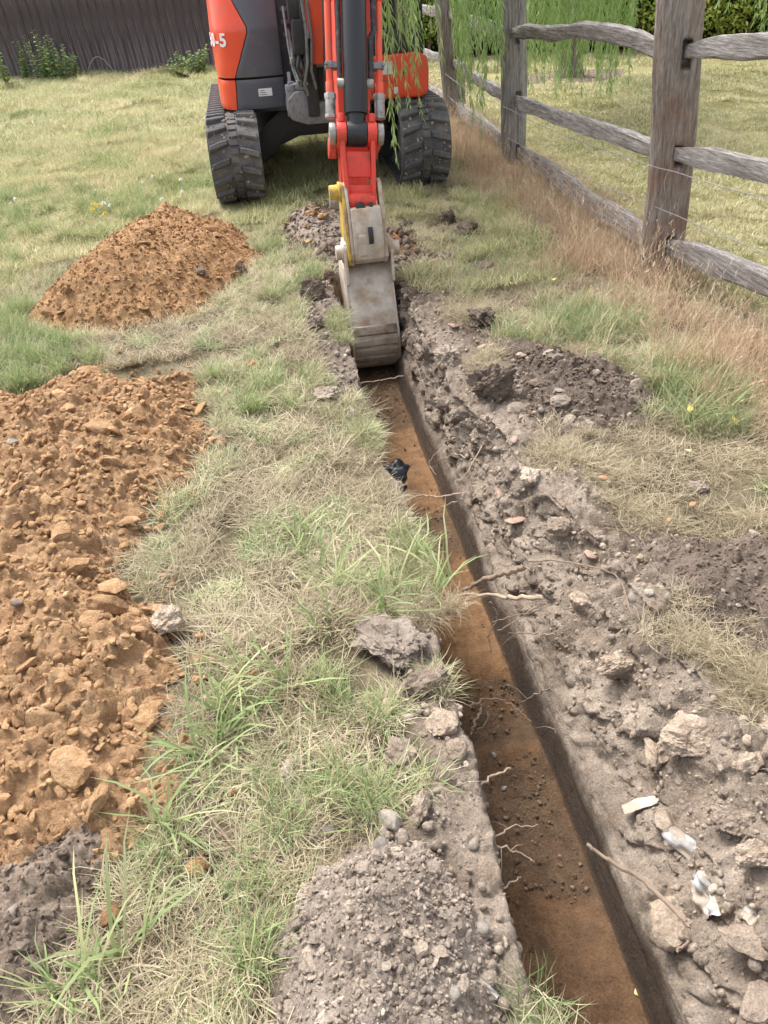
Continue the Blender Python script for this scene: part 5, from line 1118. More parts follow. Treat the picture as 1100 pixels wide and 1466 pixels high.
def stick(pts, r0, r1, mat, label, name='root', cat='root', wob=.012, seed=0, side=0):
    """pts: (px, py, z) stations"""
    r = random.Random(seed); P = [Vector(at(x, y, z)) for x, y, z in pts]; path = []
    for i in range(len(P) - 1):
        p0, p1, p2, p3 = P[max(i-1, 0)], P[i], P[i+1], P[min(i+2, len(P)-1)]
        for q in range(7):
            t = q / 7; v = .5 * (2*p1 + (p2 - p0) * t + (2*p0 - 5*p1 + 4*p2 - p3) * t*t + (3*p1 - p0 - 3*p2 + p3) * t**3)
            path.append(v + Vector((r.uniform(-1, 1), r.uniform(-1, 1), r.uniform(-1, 1))) * wob * .35)
    path.append(P[-1]); n = len(path); r0 *= .85; r1 *= .7; m = MB(); m.tube(path, [r0 + (r1 - r0) * q / (n - 1) * (1) * r.uniform(.85, 1.15) if 0 else (r0 + (r1 - r0) * q / (n - 1)) * r.uniform(.85, 1.18) for q in range(n)], 8)
    for k in range(side):
        j = r.randrange(n // 3, n - 2); d = Vector((r.uniform(-1, 1), r.uniform(-1, 1), r.uniform(-.6, .6))).normalized(); L = r.uniform(.03, .09); m.tube([path[j], path[j] + d * L * .5 + Vector((0, 0, .01)), path[j] + d * L], [r1 * .8, r1 * .6, r1 * .3], 5)
    o = m.build(name, mat, None, origin=tuple(P[0])); return tag(o, label, cat)
stick([(752, 812, -.04), (722, 820, -.06), (690, 832, -.12), (664, 846, -.18)], .014, .008, 'twig', 'thick brown root sticking out of the right trench wall', seed=1)
stick([(775, 856, -.02), (735, 855, -.06), (700, 853, -.12), (655, 852, -.18)], .010, .006, 'root_pale', 'long pale root below the thick one reaching across the trench', seed=2, side=2)
stick([(662, 705, -.10), (630, 712, -.16), (605, 709, -.20), (585, 715, -.22), (562, 712, -.22)], .0045, .0025, 'root_pale', 'thin root crossing the trench below the black plastic', seed=3, side=2)
stick([(655, 717, -.12), (625, 728, -.2)], .003, .0015, 'root_pale', 'short thin root under the crossing one', seed=4)
stick([(840, 1210, -.10), (880, 1236, -.11), (930, 1268, -.12), (988, 1325, -.10)], .0055, .0075, 'twig', 'straight brown stick leaning out of the right bank low in the picture', 'stick', 'stick', .006, 5)
stick([(968, 1362, -.14), (985, 1345, -.12), (986, 1328, -.10), (978, 1316, -.1)], .003, .006, 'twig', 'short hooked root at the foot of the leaning stick', seed=6)
stick([(757, 803, .05), (800, 803, .07), (850, 812, .08), (885, 828, .07), (905, 880, .04)], .0035, .003, 'twig', 'thin bent twig lying over the pale right bank', 'twig', 'twig', .006, 7, 2)
stick([(275, 1140, .02), (310, 1180, .035), (345, 1222, .03), (385, 1232, .03), (425, 1248, .03)], .0045, .0035, 'twig', 'long curved twig in the grass left of the crumbly heap', 'twig', 'twig', .005, 8)
stick([(245, 1192, .02), (225, 1222, .035), (195, 1268, .02)], .005, .004, 'twig', 'short thick twig by the foot of the broad orange heap', 'twig', 'twig', .005, 9)
stick([(523, 1258, .105), (515, 1280, .115), (518, 1298, .11), (522, 1318, .10)], .005, .005, 'twig', 'grey root piece lying on the crumbly heap', seed=10)
stick([(640, 1205, .02), (690, 1208, -.02), (735, 1218, -.06), (765, 1233, -.1)], .004, .002, 'root_pale', 'pale root hanging from the left lip beside the crumbly heap', seed=11, side=3)
stick([(700, 1205, -.1), (730, 1186, -.13), (770, 1180, -.16)], .003, .0015, 'root_pale', 'thin pale root pointing right from the left trench wall', seed=12, side=1)
stick([(680, 1130, -.1), (705, 1112, -.14), (731, 1100, -.16)], .0045, .004, 'root_pale', 'short straight pale stick end in the left trench wall', seed=13)
stick([(705, 1278, -.05), (725, 1268, -.1), (746, 1256, -.13)], .0035, .002, 'root_pale', 'small pale root beside the crumbly heap over the trench', seed=14)
stick([(672, 1012, -.30), (700, 1000, -.32), (735, 1010, -.34), (760, 1034, -.36)], .0035, .002, 'twig', 'dark thin root looping over the trench floor', seed=15)
stick([(700, 1010, -.40), (695, 1035, -.44), (680, 1050, -.46)], .004, .003, 'twig', 'dark crooked root on the trench floor crumbs', seed=16)
stick([(690, 1015, -.46), (680, 1035, -.47), (674, 1052, -.47)], .006, .004, 'brick_pink', 'short reddish root piece on the trench floor', seed=17)
stick([(790, 985, -.12), (765, 995, -.2), (745, 1008, -.28)], .004, .002, 'twig', 'brown root bending down from the right trench wall', seed=18, side=2)
stick([(780, 870, -.06), (745, 880, -.12), (705, 890, -.2)], .003, .0015, 'root_pale', 'fine pale root beneath the long pale root', seed=19)
stick([(770, 868, -.05), (740, 888, -.13), (712, 903, -.2)], .003, .0015, 'root_pale', 'second fine pale root fanning out below the long pale root', seed=20)
stick([(795, 908, -.06), (765, 907, -.12), (728, 906, -.2)], .0038, .002, 'twig', 'horizontal brown root in the right wall below the fan of fine roots', seed=21, side=2)
stick([(700, 860, -.20), (712, 885, -.26), (700, 912, -.32), (704, 935, -.36)], .005, .003, 'twig', 'dark root hanging down against the dark smooth trench wall', seed=22)
stick([(500, 590, .0), (530, 592, -.04), (558, 598, -.08)], .004, .002, 'root_pale', 'pale root poking from the left lip under the bucket', seed=23, side=1)
stick([(500, 553, .02), (540, 545, -.12), (578, 538, -.14)], .004, .003, 'root_pale', 'pale root lying against the bucket heel', seed=24)
stick([(640, 640, -.02), (615, 660, -.1), (625, 680, -.14)], .003, .0015, 'root_pale', 'wiry root on the right wall above the black plastic', seed=25, side=1)
stick([(665, 655, -.02), (650, 650, -.08), (625, 660, -.12)], .003, .0015, 'root_pale', 'second wiry root on the right wall level with the plastic', seed=26)
stick([(690, 640, 0), (668, 680, -.06), (650, 690, -.1)], .003, .0015, 'root_pale', 'third wiry root further up the right wall', seed=27, side=2)
stick([(820, 1010, -.05), (800, 1030, -.12), (795, 1050, -.18)], .003, .0015, 'root_pale', 'wiry root low on the right wall above the leaning stick', seed=28, side=2)
stick([(970, 650, .06), (930, 648, .08), (880, 655, .06)], .003, .002, 'twig', 'thin dry twig at the edge of the dark spread soil', 'twig', 'twig', .005, 29)

def scrap(px_, py_, z, w_, h_, mat, label, name, cat, seed, yaw, pitch, roll_=0, amp=.075, th=.0012):
    """crumpled sheet with thickness"""
    n, k = 22, 16; U_, V_ = np.meshgrid(np.linspace(-.5, .5, n), np.linspace(-.5, .5, k), indexing='ij')
    edge = 1 + .25 * fbm(np.cos(np.arctan2(V_, U_)) * 2, np.sin(np.arctan2(V_, U_)) * 2, 0, 1.3, 3, seed)
    Zs = amp * w_ * (fbm(U_, V_, 0, 3.0, 2, seed) + .2 * np.abs(fbm(U_, V_, 0, 6, 2, seed + 2))) ; P_ = np.stack([U_ * w_ * edge, V_ * h_ * edge, Zs], -1).reshape(-1, 3)
    P2 = P_ + np.array([0, 0, -th]); F4 = gridfaces(n, k); N1 = n * k
    rim = [i * k for i in range(n)] + [(n - 1) * k + j for j in range(1, k)] + [i * k + k - 1 for i in range(n - 2, -1, -1)] + [j for j in range(k - 2, 0, -1)]
    Fr = np.array([[rim[i], rim[(i + 1) % len(rim)], rim[(i + 1) % len(rim)] + N1, rim[i] + N1] for i in range(len(rim))])
    p, nr_ = hit(px_, py_); p = p + np.array(nr_) * .014
    if z < -.15: p = at(px_, py_, z); nr_ = Vector((.3, -.2, .9))
    o = link(name, npmesh(name, np.concatenate([P_, P2]), np.concatenate([F4, F4[:, ::-1] + N1, Fr]), mat), None, tuple(p), ((nr_ if nr_.z > .1 else Vector((-.5, 0, .85))).to_track_quat('Z', 'Y').to_matrix() @ Euler((pitch * .25, roll_ * .4, yaw)).to_matrix()).to_euler()); return tag(o, label, cat)
simple('plastic_black', (.022, .024, .030), .32, var=.1); simple('plastic_white', (.50, .50, .50), .85, dirt=(.36, .30, .24), dscale=16, dlo=.40, dhi=.52)
MATS['plastic_white'].node_tree.nodes['Principled BSDF'].inputs['Specular IOR Level'].default_value = .08
scrap(566, 678, -.30, .19, .13, 'plastic_black', 'crumpled black plastic scrap sticking out of the left trench wall', 'plastic_scrap', 'plastic', 1, .3, .35, amp=.35)
scrap(562, 698, -.34, .13, .14, 'plastic_black', 'second fold of black plastic hanging below the first', 'plastic_scrap', 'plastic', 2, .2, 1.1, amp=.3)
scrap(918, 1155, -.02, .045, .095, 'plastic_white', 'upper white plastic strip caught in the right bank', 'plastic_scrap', 'plastic', 3, .5, -.9, -.6)
scrap(985, 1212, -.03, .12, .05, 'plastic_white', 'dirty white plastic strip in the middle of the right bank', 'plastic_scrap', 'plastic', 4, -.3, .9, .2)
scrap(1010, 1285, -.06, .095, .065, 'plastic_white', 'brightest crumpled white plastic scrap near the hooked root', 'plastic_scrap', 'plastic', 5, -.2, .8, .3, .4)
scrap(1082, 1312, -.06, .045, .05, 'plastic_white', 'small white plastic scrap at the right edge', 'plastic_scrap', 'plastic', 6, .4, .9, -.2, .4)
scrap(703, 1410, .05, .045, .014, 'plastic_white', 'little torn white plastic strip at the foot of the crumbly heap', 'plastic_scrap', 'plastic', 7, -.5, .3, .2)

# fallen leaves
simple('leaf_yellow', (.68, .55, .09), .6, var=.2); simple('leaf_pale', (.50, .45, .20), .6, var=.2); simple('leaf_brown', (.34, .17, .08), .7, var=.3)
def fallen(px_, py_, z, L, mat, label, seed):
    n = 9; me = []; V_ = []; F_ = []
    for i in range(n):
        t = i / (n - 1); w_ = L * .30 * math.sin(math.pi * t ** .8) + .0004
        c = Vector((t * L, 0, .12 * L * math.sin(2.4 * t))); V_ += [c + Vector((0, -w_, .15 * w_)), c, c + Vector((0, w_, .22 * w_))]
    for i in range(n - 1):
        for k in range(2): a = i * 3 + k; F_.append((a, a + 1, a + 4, a + 3))
    m = MB(); m.add(V_, F_); o = m.build('fallen_leaf', mat); md = o.modifiers.new('thickness', 'SOLIDIFY'); md.thickness = .0006
    p = at(px_, py_, z); 
    p = hit(px_, py_)[0] + np.array([0, 0, .004 if z < 0 else .045])
    r = random.Random(seed); o.location = tuple(p); o.rotation_euler = (r.uniform(-.4, .4), r.uniform(-.4, .4), r.uniform(0, 6.3)); return tag(o, label, 'leaf')
for k, (x, y, z, L, mt, lab) in enumerate([(908, 1424, -.488, .036, 'leaf_pale', 'pale yellow leaf on the trench floor near the bottom edge'), (985, 604, 0, .04, 'leaf_yellow', 'bright yellow leaf in green grass at the edge of the dark soil'), (1052, 622, 0, .04, 'leaf_yellow', 'yellow leaf in the grass right of the other yellow leaf'),
     (792, 412, 0, .05, 'leaf_yellow', 'small yellow green leaf on the dry grass in front of the fence'), (1093, 676, 0, .045, 'leaf_brown', 'orange brown leaf at the right edge in the straw'), (985, 740, 0, .035, 'leaf_brown', 'brown curled leaf in the straw on the right'), (960, 757, 0, .035, 'leaf_brown', 'second brown leaf below the curled one'),
     (870, 700, 0, .04, 'leaf_brown', 'reddish leaf at the edge of the right straw'), (980, 658, 0, .045, 'leaf_pale', 'pale green leaf lying on the straw below the yellow leaf')]):
    fallen(x, y, z, L, mt, lab, 40 + k)
# clover flower heads in the field on the left
simple('petal_white', (.78, .78, .76), .7); simple('petal_yellow', (.75, .60, .05), .6)
def flower_mesh(mat):
    m = MB(); r = random.Random(3)
    m.tube([(0, 0, 0), (.004, 0, .03), (0, 0, .06)], .0016, 5)
    for k in range(26):
        a = k * 2.4; el = rad(-25 + 110 * k / 26); d = Vector((math.cos(a) * math.cos(el), math.sin(a) * math.cos(el), math.sin(el))); c = Vector((0, 0, .065)); s_ = d.cross(Vector((0, 0, 1.01))).normalized() * .005
        m.add([c, c + d * .014 + s_, c + d * .024, c + d * .014 - s_], [(0, 1, 2, 3)])
    bm = bmesh.new(); vv = [bm.verts.new(q) for q in m.v]; [bm.faces.new([vv[i] for i in q]) for q in m.f]; me = bpy.data.meshes.new('clover_flower'); bm.to_mesh(me); bm.free(); me.materials.append(MATS[mat]); return me
FW, FY = flower_mesh('petal_white'), flower_mesh('petal_yellow')
fpx = [(5, 165), (24, 158), (30, 158), (36, 160), (56, 158), (60, 153), (47, 174), (58, 174), (47, 182), (186, 145), (192, 142), (198, 145), (112, 143), (132, 147), (203, 258), (218, 254), (240, 248), (260, 255), (136, 274), (150, 290), (155, 292), (90, 290), (16, 293), (24, 288), (233, 283), (262, 275), (110, 262)]
for k, (x, y) in enumerate(fpx):
    p = at(x, y, .07); o = link('clover_flower', FW, None, (p[0], p[1], gz1(p[0], p[1])), (random.uniform(-.2, .2), random.uniform(-.2, .2), k), random.uniform(0.8, 1.15)); tag(o, 'small white clover flower head in the field grass left of the excavator', 'flower', 'white clover flowers in the field')
for k, (x, y) in enumerate([(132, 292), (140, 295), (150, 308), (134, 302), (205, 118), (125, 118)]):
    p = at(x, y, .07); o = link('yellow_flower', FY, None, (p[0], p[1], gz1(p[0], p[1])), (.1, .1, k), 1.1); tag(o, 'small yellow flower head in the field grass behind the orange heap', 'flower', 'yellow flowers in the field')

# crumbs lying on the trench floor and the spoil banks
def floor_pts(n, a, b): return np.stack([rng.uniform(XL + .04, XR - .01, n), rng.uniform(a, b, n), np.full(n, -.497)], -1)
P = np.concatenate([floor_pts(int(900 * (b - a)), a, b) for a, b in CRUMBS_SHADE] + [floor_pts(260, .5, 4.4)]); n = len(P); sz = .0015 + .0085 * rng.random(n) ** 4
P[:, 2] += sz * .3
scatter('trench_floor_crumbs', P, rng.uniform(0, 6.3, (n, 3)), sz, rng.integers(0, 6, n), CLC['floor'], None, 'dark crumbs of earth fallen on the orange trench floor', 'crumbs')
n = 6500; q = np.stack([rng.uniform(.68, 2.0, n), rng.uniform(.2, 4.9, n)], -1); r_, l_, m_ = soilmasks(q[:, 0], q[:, 1]); q = q[(r_ > .5) & (q[:, 0] > XR + bank(q[:, 1]))]; n = len(q); sz = .003 + .014 * rng.random(n) ** 3.5
scatter('bank_crumbs', np.stack([q[:, 0], q[:, 1], gz(q[:, 0], q[:, 1]) + .004], -1), rng.uniform(0, 6.3, (n, 3)), sz, rng.integers(0, 6, n), CLC['grey'], None, 'loose clay crumbs strewn over the bank right of the trench', 'crumbs')
n = 5500; q = np.stack([rng.uniform(-.3, .36, n), rng.uniform(.3, 4.9, n)], -1); r_, l_, m_ = soilmasks(q[:, 0], q[:, 1]); q = q[(l_ > .45) & (q[:, 0] < lipL(q[:, 1]) - .012)]; n = len(q); sz = .003 + .016 * rng.random(n) ** 3.5
scatter('lip_crumbs', np.stack([q[:, 0], q[:, 1], gz(q[:, 0], q[:, 1]) + .004], -1), rng.uniform(0, 6.3, (n, 3)), sz, rng.integers(0, 6, n), CLC['dry'], None, 'loose soil crumbs along the left lip of the trench', 'crumbs')
wm_ = np.where(((K == 3) & (tt > .45) & (depth > .3)) | ((K == 1) & (Pm < .6) & (depth > .3)))
for nm_, lab_, key_, n, lo, hi in (('wall_crumbs', 'clay crumbs stuck on the sloping faces of the trench', 'grey', 5200, .002, .011), ('wall_clods', 'small dark clods lodged in the faces of the trench', 'dry', 1500, .004, .020)):
    k = rng.integers(0, len(wm_[0]), n); P = np.stack([X[wm_][k], Y[wm_][k], Z[wm_][k]], -1); k2 = (P[:, 1] > .2) & (P[:, 1] < 4.7); P = P[k2]; n = len(P); sz = lo + (hi - lo) * rng.random(n) ** 3.2
    scatter(nm_, P, rng.uniform(0, 6.3, (n, 3)), sz, rng.integers(0, 6, n), CLC[key_], None, lab_, 'crumbs')
n = 2600; q = np.stack([rng.uniform(.0, 1.3, n), rng.uniform(4.5, 6.8, n)], -1); r_, l_, m_ = soilmasks(q[:, 0], q[:, 1]); q = q[(m_ > .4) & ((q[:, 1] > 4.95) | (q[:, 0] > .74) | (q[:, 0] < .33))]; n = len(q); sz = .006 + .035 * rng.random(n) ** 3.5
scatter('turf_crumbs', np.stack([q[:, 0], q[:, 1], gz(q[:, 0], q[:, 1]) + .006], -1), rng.uniform(0, 6.3, (n, 3)), sz, rng.integers(0, 6, n), CLC['dark'], None, 'dark crumbs scattered on the turf round the bucket', 'crumbs')
n = 1400; q = np.stack([rng.uniform(-1.0, -.05, n), rng.uniform(1.0, 4.4, n)], -1); dd_ = polydist(q[:, 0], q[:, 1], H2); q = q[(dd_ < 0) & (dd_ > -.22 * rng.random(n) ** 1.5 - .02)]; n = len(q); sz = .004 + .022 * rng.random(n) ** 3
scatter('spilt_clay_crumbs', np.stack([q[:, 0], q[:, 1], gz(q[:, 0], q[:, 1]) + .012], -1), rng.uniform(0, 6.3, (n, 3)), sz, rng.integers(0, 6, n), CLC['near'], None, 'orange clay crumbs spilt into the grass beside the broad heap', 'crumbs')
# ------------------------------------------------------------------ grass
def tuft(name, seed, nb, rad_, L, W, lean, curl, mat, heads=0.0, tone=(.5, .28), segs=3):
    """a tuft of separate curved blades; tone is each blade's own colour"""
    r = np.random.default_rng(seed); a = r.uniform(0, 6.3, nb); rr = rad_ * np.sqrt(r.random(nb)); b = np.stack([rr * np.cos(a), rr * np.sin(a), np.full(nb, -.008)], -1)
    az = r.uniform(0, 6.3, nb); le = r.uniform(*lean, nb); ln = r.uniform(*L, nb); wd = r.uniform(*W, nb); cu = r.uniform(*curl, nb); tw = r.normal(0, .35, nb)
    side = np.stack([-np.sin(az + tw), np.cos(az + tw), np.zeros(nb)], -1); p = b.copy(); ang = le.copy(); az2 = az.copy(); lay = []
    for s_ in range(segs + 1):
        t = s_ / segs; w_ = (wd * (1 - .55 * t) if s_ < segs else wd * 0)[:, None]
        if s_ < segs: lay.append(p - side * w_ * .5); lay.append(p + side * w_ * .5)
        else: lay.append(p)
        d = np.stack([np.sin(ang) * np.cos(az2), np.sin(ang) * np.sin(az2), np.cos(ang)], -1); p = p + d * (ln / segs)[:, None]; p[:, 2] = np.maximum(p[:, 2], .002 + .012 * r.random(nb)); ang = np.minimum(ang + cu / segs, 1.75); az2 = az2 + r.normal(0, .25, nb)
    nv = 2 * segs + 1; V_ = np.stack(lay, 1).reshape(-1, 3); o = np.arange(nb) * nv
    q4 = np.concatenate([np.stack([o + 2*k, o + 2*k + 1, o + 2*k + 3, o + 2*k + 2], -1) for k in range(segs - 1)]); t3 = np.stack([o + 2*segs - 2, o + 2*segs - 1, o + 2*segs], -1)
    tn = np.repeat(np.clip(r.normal(*tone, nb), 0, 1), nv); Vs = [V_]; Fs4 = [q4]; Fs3 = [t3]; Ts = [tn]; base = len(V_)
    if heads:
        tip = lay[-1]; ii = np.where(r.random(nb) < heads)[0]
        for i in ii:
            k = 9; dz = tip[i] - lay[-2][i]; dz = dz / (np.linalg.norm(dz) + 1e-9); h = np.linspace(-.02, .075, k); aa = r.uniform(0, 6.3, k)
            c = tip[i] + dz * h[:, None]; od = np.stack([np.cos(aa), np.sin(aa), np.full(k, 1.2)], -1) * .010 * (1 - np.abs(h - .02)[:, None] * 7); sd = np.stack([-np.sin(aa), np.cos(aa), np.zeros(k)], -1) * .0028
            V3 = np.stack([c - sd, c + sd, c + od * 1.6], 1).reshape(-1, 3); f = np.arange(k)[:, None] * 3 + np.arange(3) + base; Vs.append(V3); Fs3.append(f); Ts.append(np.full(k * 3, r.uniform(0, .6))); base += len(V3)
    return npmesh(name, np.concatenate(Vs), [np.concatenate(Fs4), np.concatenate(Fs3)], mat, True, attrs={'blade': np.concatenate(Ts)})
def tset(name, n, **k): return variant_collection(name, [tuft(name, 2000 + hash(name) % 97 * 0 + len(name) * 31 + i * 7, **k) for i in range(n)])
T_MIX = tset('mixed_tuft', 5, nb=90, rad_=.045, L=(.05, .13), W=(.0016, .0032), lean=(.3, 1.25), curl=(.3, 1.3), mat='grass_mixed')
T_STR = tset('straw_tuft', 5, nb=90, rad_=.055, L=(.05, .13), W=(.0012, .0026), lean=(.9, 1.55), curl=(.0, .7), mat='grass_straw')
B_MIX = tset('mixed_patch', 6, nb=480, rad_=.11, L=(.045, .14), W=(.0024, .0050), lean=(.45, 1.42), curl=(.3, 1.3), mat='grass_mixed')
B_STR = tset('straw_patch', 6, nb=440, rad_=.12, L=(.05, .16), W=(.0018, .0036), lean=(.9, 1.55), curl=(.0, .7), mat='grass_straw')
T_GRN = tset('green_tuft', 5, nb=60, rad_=.045, L=(.07, .17), W=(.0024, .0042), lean=(.1, .8), curl=(.4, 1.5), mat='grass_green')
T_CLM = tset('clump_tuft', 5, nb=90, rad_=.06, L=(.06, .16), W=(.0018, .0036), lean=(.1, .9), curl=(.4, 1.3), mat='grass_mixed', tone=(.58, .24))
T_SOD = tset('sod_tuft', 4, nb=90, rad_=.04, L=(.05, .13), W=(.0013, .0026), lean=(.4, 1.35), curl=(.5, 1.4), mat='grass_straw', tone=(.35, .25))
B_FLD = tset('field_patch', 6, nb=900, rad_=.24, L=(.05, .13), W=(.0034, .0060), lean=(.2, 1.25), curl=(.3, 1.2), mat='grass_field', segs=2)
B_LWN = tset('lawn_patch', 6, nb=900, rad_=.26, L=(.02, .055), W=(.004, .008), lean=(.2, 1.3), curl=(.2, .9), mat='grass_lawn', segs=2)
T_DRY = tset('dry_tuft', 6, nb=20, rad_=.09, L=(.18, .55), W=(.0020, .0040), lean=(.03, .55), curl=(.1, .8), mat='grass_dry_tall', heads=.35, segs=4)
B_DRB = tset('dry_base_patch', 5, nb=330, rad_=.15, L=(.05, .19), W=(.0016, .0034), lean=(.2, 1.3), curl=(.3, 1.2), mat='grass_dry_tall', tone=(.45, .3))
T_BRD = tset('broad_tuft', 4, nb=11, rad_=.025, L=(.10, .24), W=(.0045, .0080), lean=(.15, .8), curl=(.4, 1.6), mat='grass_green', segs=4)

def heapdist(x, y):
    d = np.full(np.shape(x), -9.0)
    for P_ in HEAPS: d = np.maximum(d, polydist(x, y, P_))
    return d
def bare(x, y):
    """0 grass .. 1 bare soil, trench included"""
    r, l, m = soilmasks(x, y); b = np.maximum(np.maximum(r, l), m * .85)
    tr_ = (x > lipL(y) - .012) & (x < XR + bank(y) + .02) & (y < 4.85); b = np.where(tr_, 1, b)
    b = np.maximum(b, sstep(-.02, .05, heapdist(x, y)))
    for ex, ey, er in EXC: b = np.maximum(b, sstep(er + .03, er - .02, np.hypot(x - ex, y - ey)))
    return b
def under_machine(x, y): return (y > 6.75) & (y < 9.3) & ((np.abs(x + .21) < .2) | (np.abs(x - 1.38) < .2))
def spots(n, x0, x1, y0, y1, prob):
    x = rng.uniform(x0, x1, n); y = rng.uniform(y0, y1, n); k = (rng.random(n) < prob(x, y)) & ~under_machine(x, y); return x[k], y[k]
def plant(name, label, x, y, coll, nv, s=(.8, 1.25), tilt=.12, dz=0.0, zs=None):
    n = len(x); rot = np.stack([rng.normal(0, tilt, n), rng.normal(0, tilt, n), rng.uniform(0, 6.3, n)], -1); sc = rng.uniform(*s, n)
    scl = np.stack([sc, sc, sc * (1 if zs is None else zs)], -1)
    return scatter(name, np.stack([x, y, gz(x, y) + dz], -1), rot, scl, rng.integers(0, nv, n), coll, None, label, 'grass')
lush = lambda x, y: np.clip(.5 + 1.1 * fbm(x, y, 0, 1.5, 3, 91), 0, 1)
def cells(x0, x1, y0, y1, sp, want, inset=.085):
    """patches on a jittered grid, kept clear of bare soil and the trench"""
    X_, Y_ = np.meshgrid(np.arange(x0, x1, sp), np.arange(y0, y1, sp), indexing='ij'); x = X_.ravel() + rng.uniform(-.4, .4, X_.size) * sp; y = Y_.ravel() + rng.uniform(-.4, .4, X_.size) * sp
    b = bare(x, y)
    for dx, dy in ((inset, 0), (-inset, 0), (0, inset), (0, -inset)): b = np.maximum(b, bare(x + dx, y + dy))
    k = (b < .3) & (rng.random(len(x)) < want(x, y)) & ~under_machine(x, y); return x[k], y[k]
def edges(n, x0, x1, y0, y1, want, inset=.085):
    x = rng.uniform(x0, x1, n); y = rng.uniform(y0, y1, n); b0 = bare(x, y); b = b0
    for dx, dy in ((inset, 0), (-inset, 0), (0, inset), (0, -inset)): b = np.maximum(b, bare(x + dx, y + dy))
    k = (b >= .25) & (rng.random(n) < (1 - b0) * want(x, y)) & (b0 < .75) & ~under_machine(x, y); return x[k], y[k]
# strip between the heaps and the trench, and the near verge
thin = lambda x, y: sstep(-.40, .02, fbm(x, y, 0, 2.4, 3, 93)); wm = lambda x, y: (.48 + .5 * lush(x, y)) * (.2 + .8 * thin(x, y)); wst = lambda x, y: .68 + .32 * (1 - lush(x, y))
x, y = cells(-2.0, .42, .2, 5.6, .17, wm); plant('grass', 'mixed green and straw grass between the heaps and the trench', x, y, B_MIX, 6, s=(.7, 1.0), zs=.52)
x, y = edges(2400, -2.0, .42, .2, 5.6, wm); plant('edge_grass', 'grass fringing the heaps and the left lip of the trench', x, y, T_MIX, 5, zs=.85)
x, y = cells(-2.0, .42, .2, 5.6, .185, wst); plant('straw', 'flattened dry straw lying through the grass left of the trench', x, y, B_STR, 6)
x, y = edges(2200, -2.0, .42, .2, 5.6, wst); plant('edge_straw', 'straw fringing the heaps and the left lip of the trench', x, y, T_STR, 5)
x, y = spots(1300, -1.9, .33, .25, 6.2, lambda x, y: (bare(x, y) < .2) * sstep(.5, .85, lush(x, y)) * .7); plant('green_grass', 'fresh green grass tufts left of the trench', x, y, T_GRN, 5, s=(.7, 1.2))
bx = [at(px_, py_) for px_, py_ in [(545, 860), (560, 850), (600, 800), (430, 800), (470, 820), (330, 1000), (350, 960), (300, 1080), (120, 1420), (150, 1400), (90, 1440), (480, 850), (620, 860), (350, 590), (380, 640), (440, 770), (230, 1180), (420, 990), (1000, 600), (970, 560), (1020, 590), (985, 620), (470, 900), (560, 800), (300, 1020), (340, 1040), (280, 1130)]]
bx = np.array(bx); bx = np.concatenate([bx[:, :2], bx[:, :2] + rng.normal(0, .03, (len(bx), 2))]); plant('broad_grass', 'broad bright green grass blades standing out of the turf', bx[:, 0], bx[:, 1], T_BRD, 4, s=(.7, 1.3))
# right of the trench up to the fence
x, y = cells(.7, 2.5, .25, 7.0, .17, lambda x, y: .9 + 0 * x); plant('straw', 'bleached straw and dry grass between the spoil and the fence', x, y, B_STR, 6, s=(.7, 1.1), zs=.7)
x, y = edges(3400, .7, 2.5, .25, 7.0, lambda x, y: .8 + 0 * x); plant('edge_straw', 'straw fringing the spoil right of the trench', x, y, T_STR, 5)
x, y = cells(.7, 2.5, .9, 7.0, .17, lambda x, y: .12 + .4 * sstep(.5, .8, lush(x + 3, y))); plant('grass', 'mixed grass between the spoil and the fence', x, y, B_MIX, 6, s=(.7, 1.0), zs=.7)
gp = np.array([at(a, b)[:2] for a, b in [(830, 460), (860, 470), (800, 470), (960, 550), (990, 570), (1010, 530), (940, 520), (1040, 570), (1000, 600), (770, 480), (885, 480), (700, 290), (710, 330), (820, 450)]])
gq = np.repeat(gp, 9, 0) + rng.normal(0, .10, (len(gp) * 9, 2)); plant('green_grass', 'green grass clumps at the edge of the dark soil right of the trench', gq[:, 0], gq[:, 1], T_CLM, 5, s=(.8, 1.3))
sq = np.concatenate([np.array([cx, cy]) + rng.normal(0, cr * .5, (int(110 * cr), 2)) for cx, cy, cr in SODS]); plant('sod_grass', 'dry grass on the torn sods right of the trench', sq[:, 0], sq[:, 1], T_STR, 4, s=(.6, 1.0), tilt=.2, dz=.0, zs=.9)
dp = np.array([at(a, b)[:2] for a, b in [(520, 890), (640, 880), (655, 872), (690, 550), (700, 545), (600, 890)]]); dq = np.repeat(dp, 2, 0) + rng.normal(0, .02, (len(dp) * 2, 2)); plant('sod_grass', 'straw hanging over the left lip of the trench and the torn sod', dq[:, 0], dq[:, 1], T_SOD, 4, s=(.6, 1.0), tilt=.5, dz=.02)
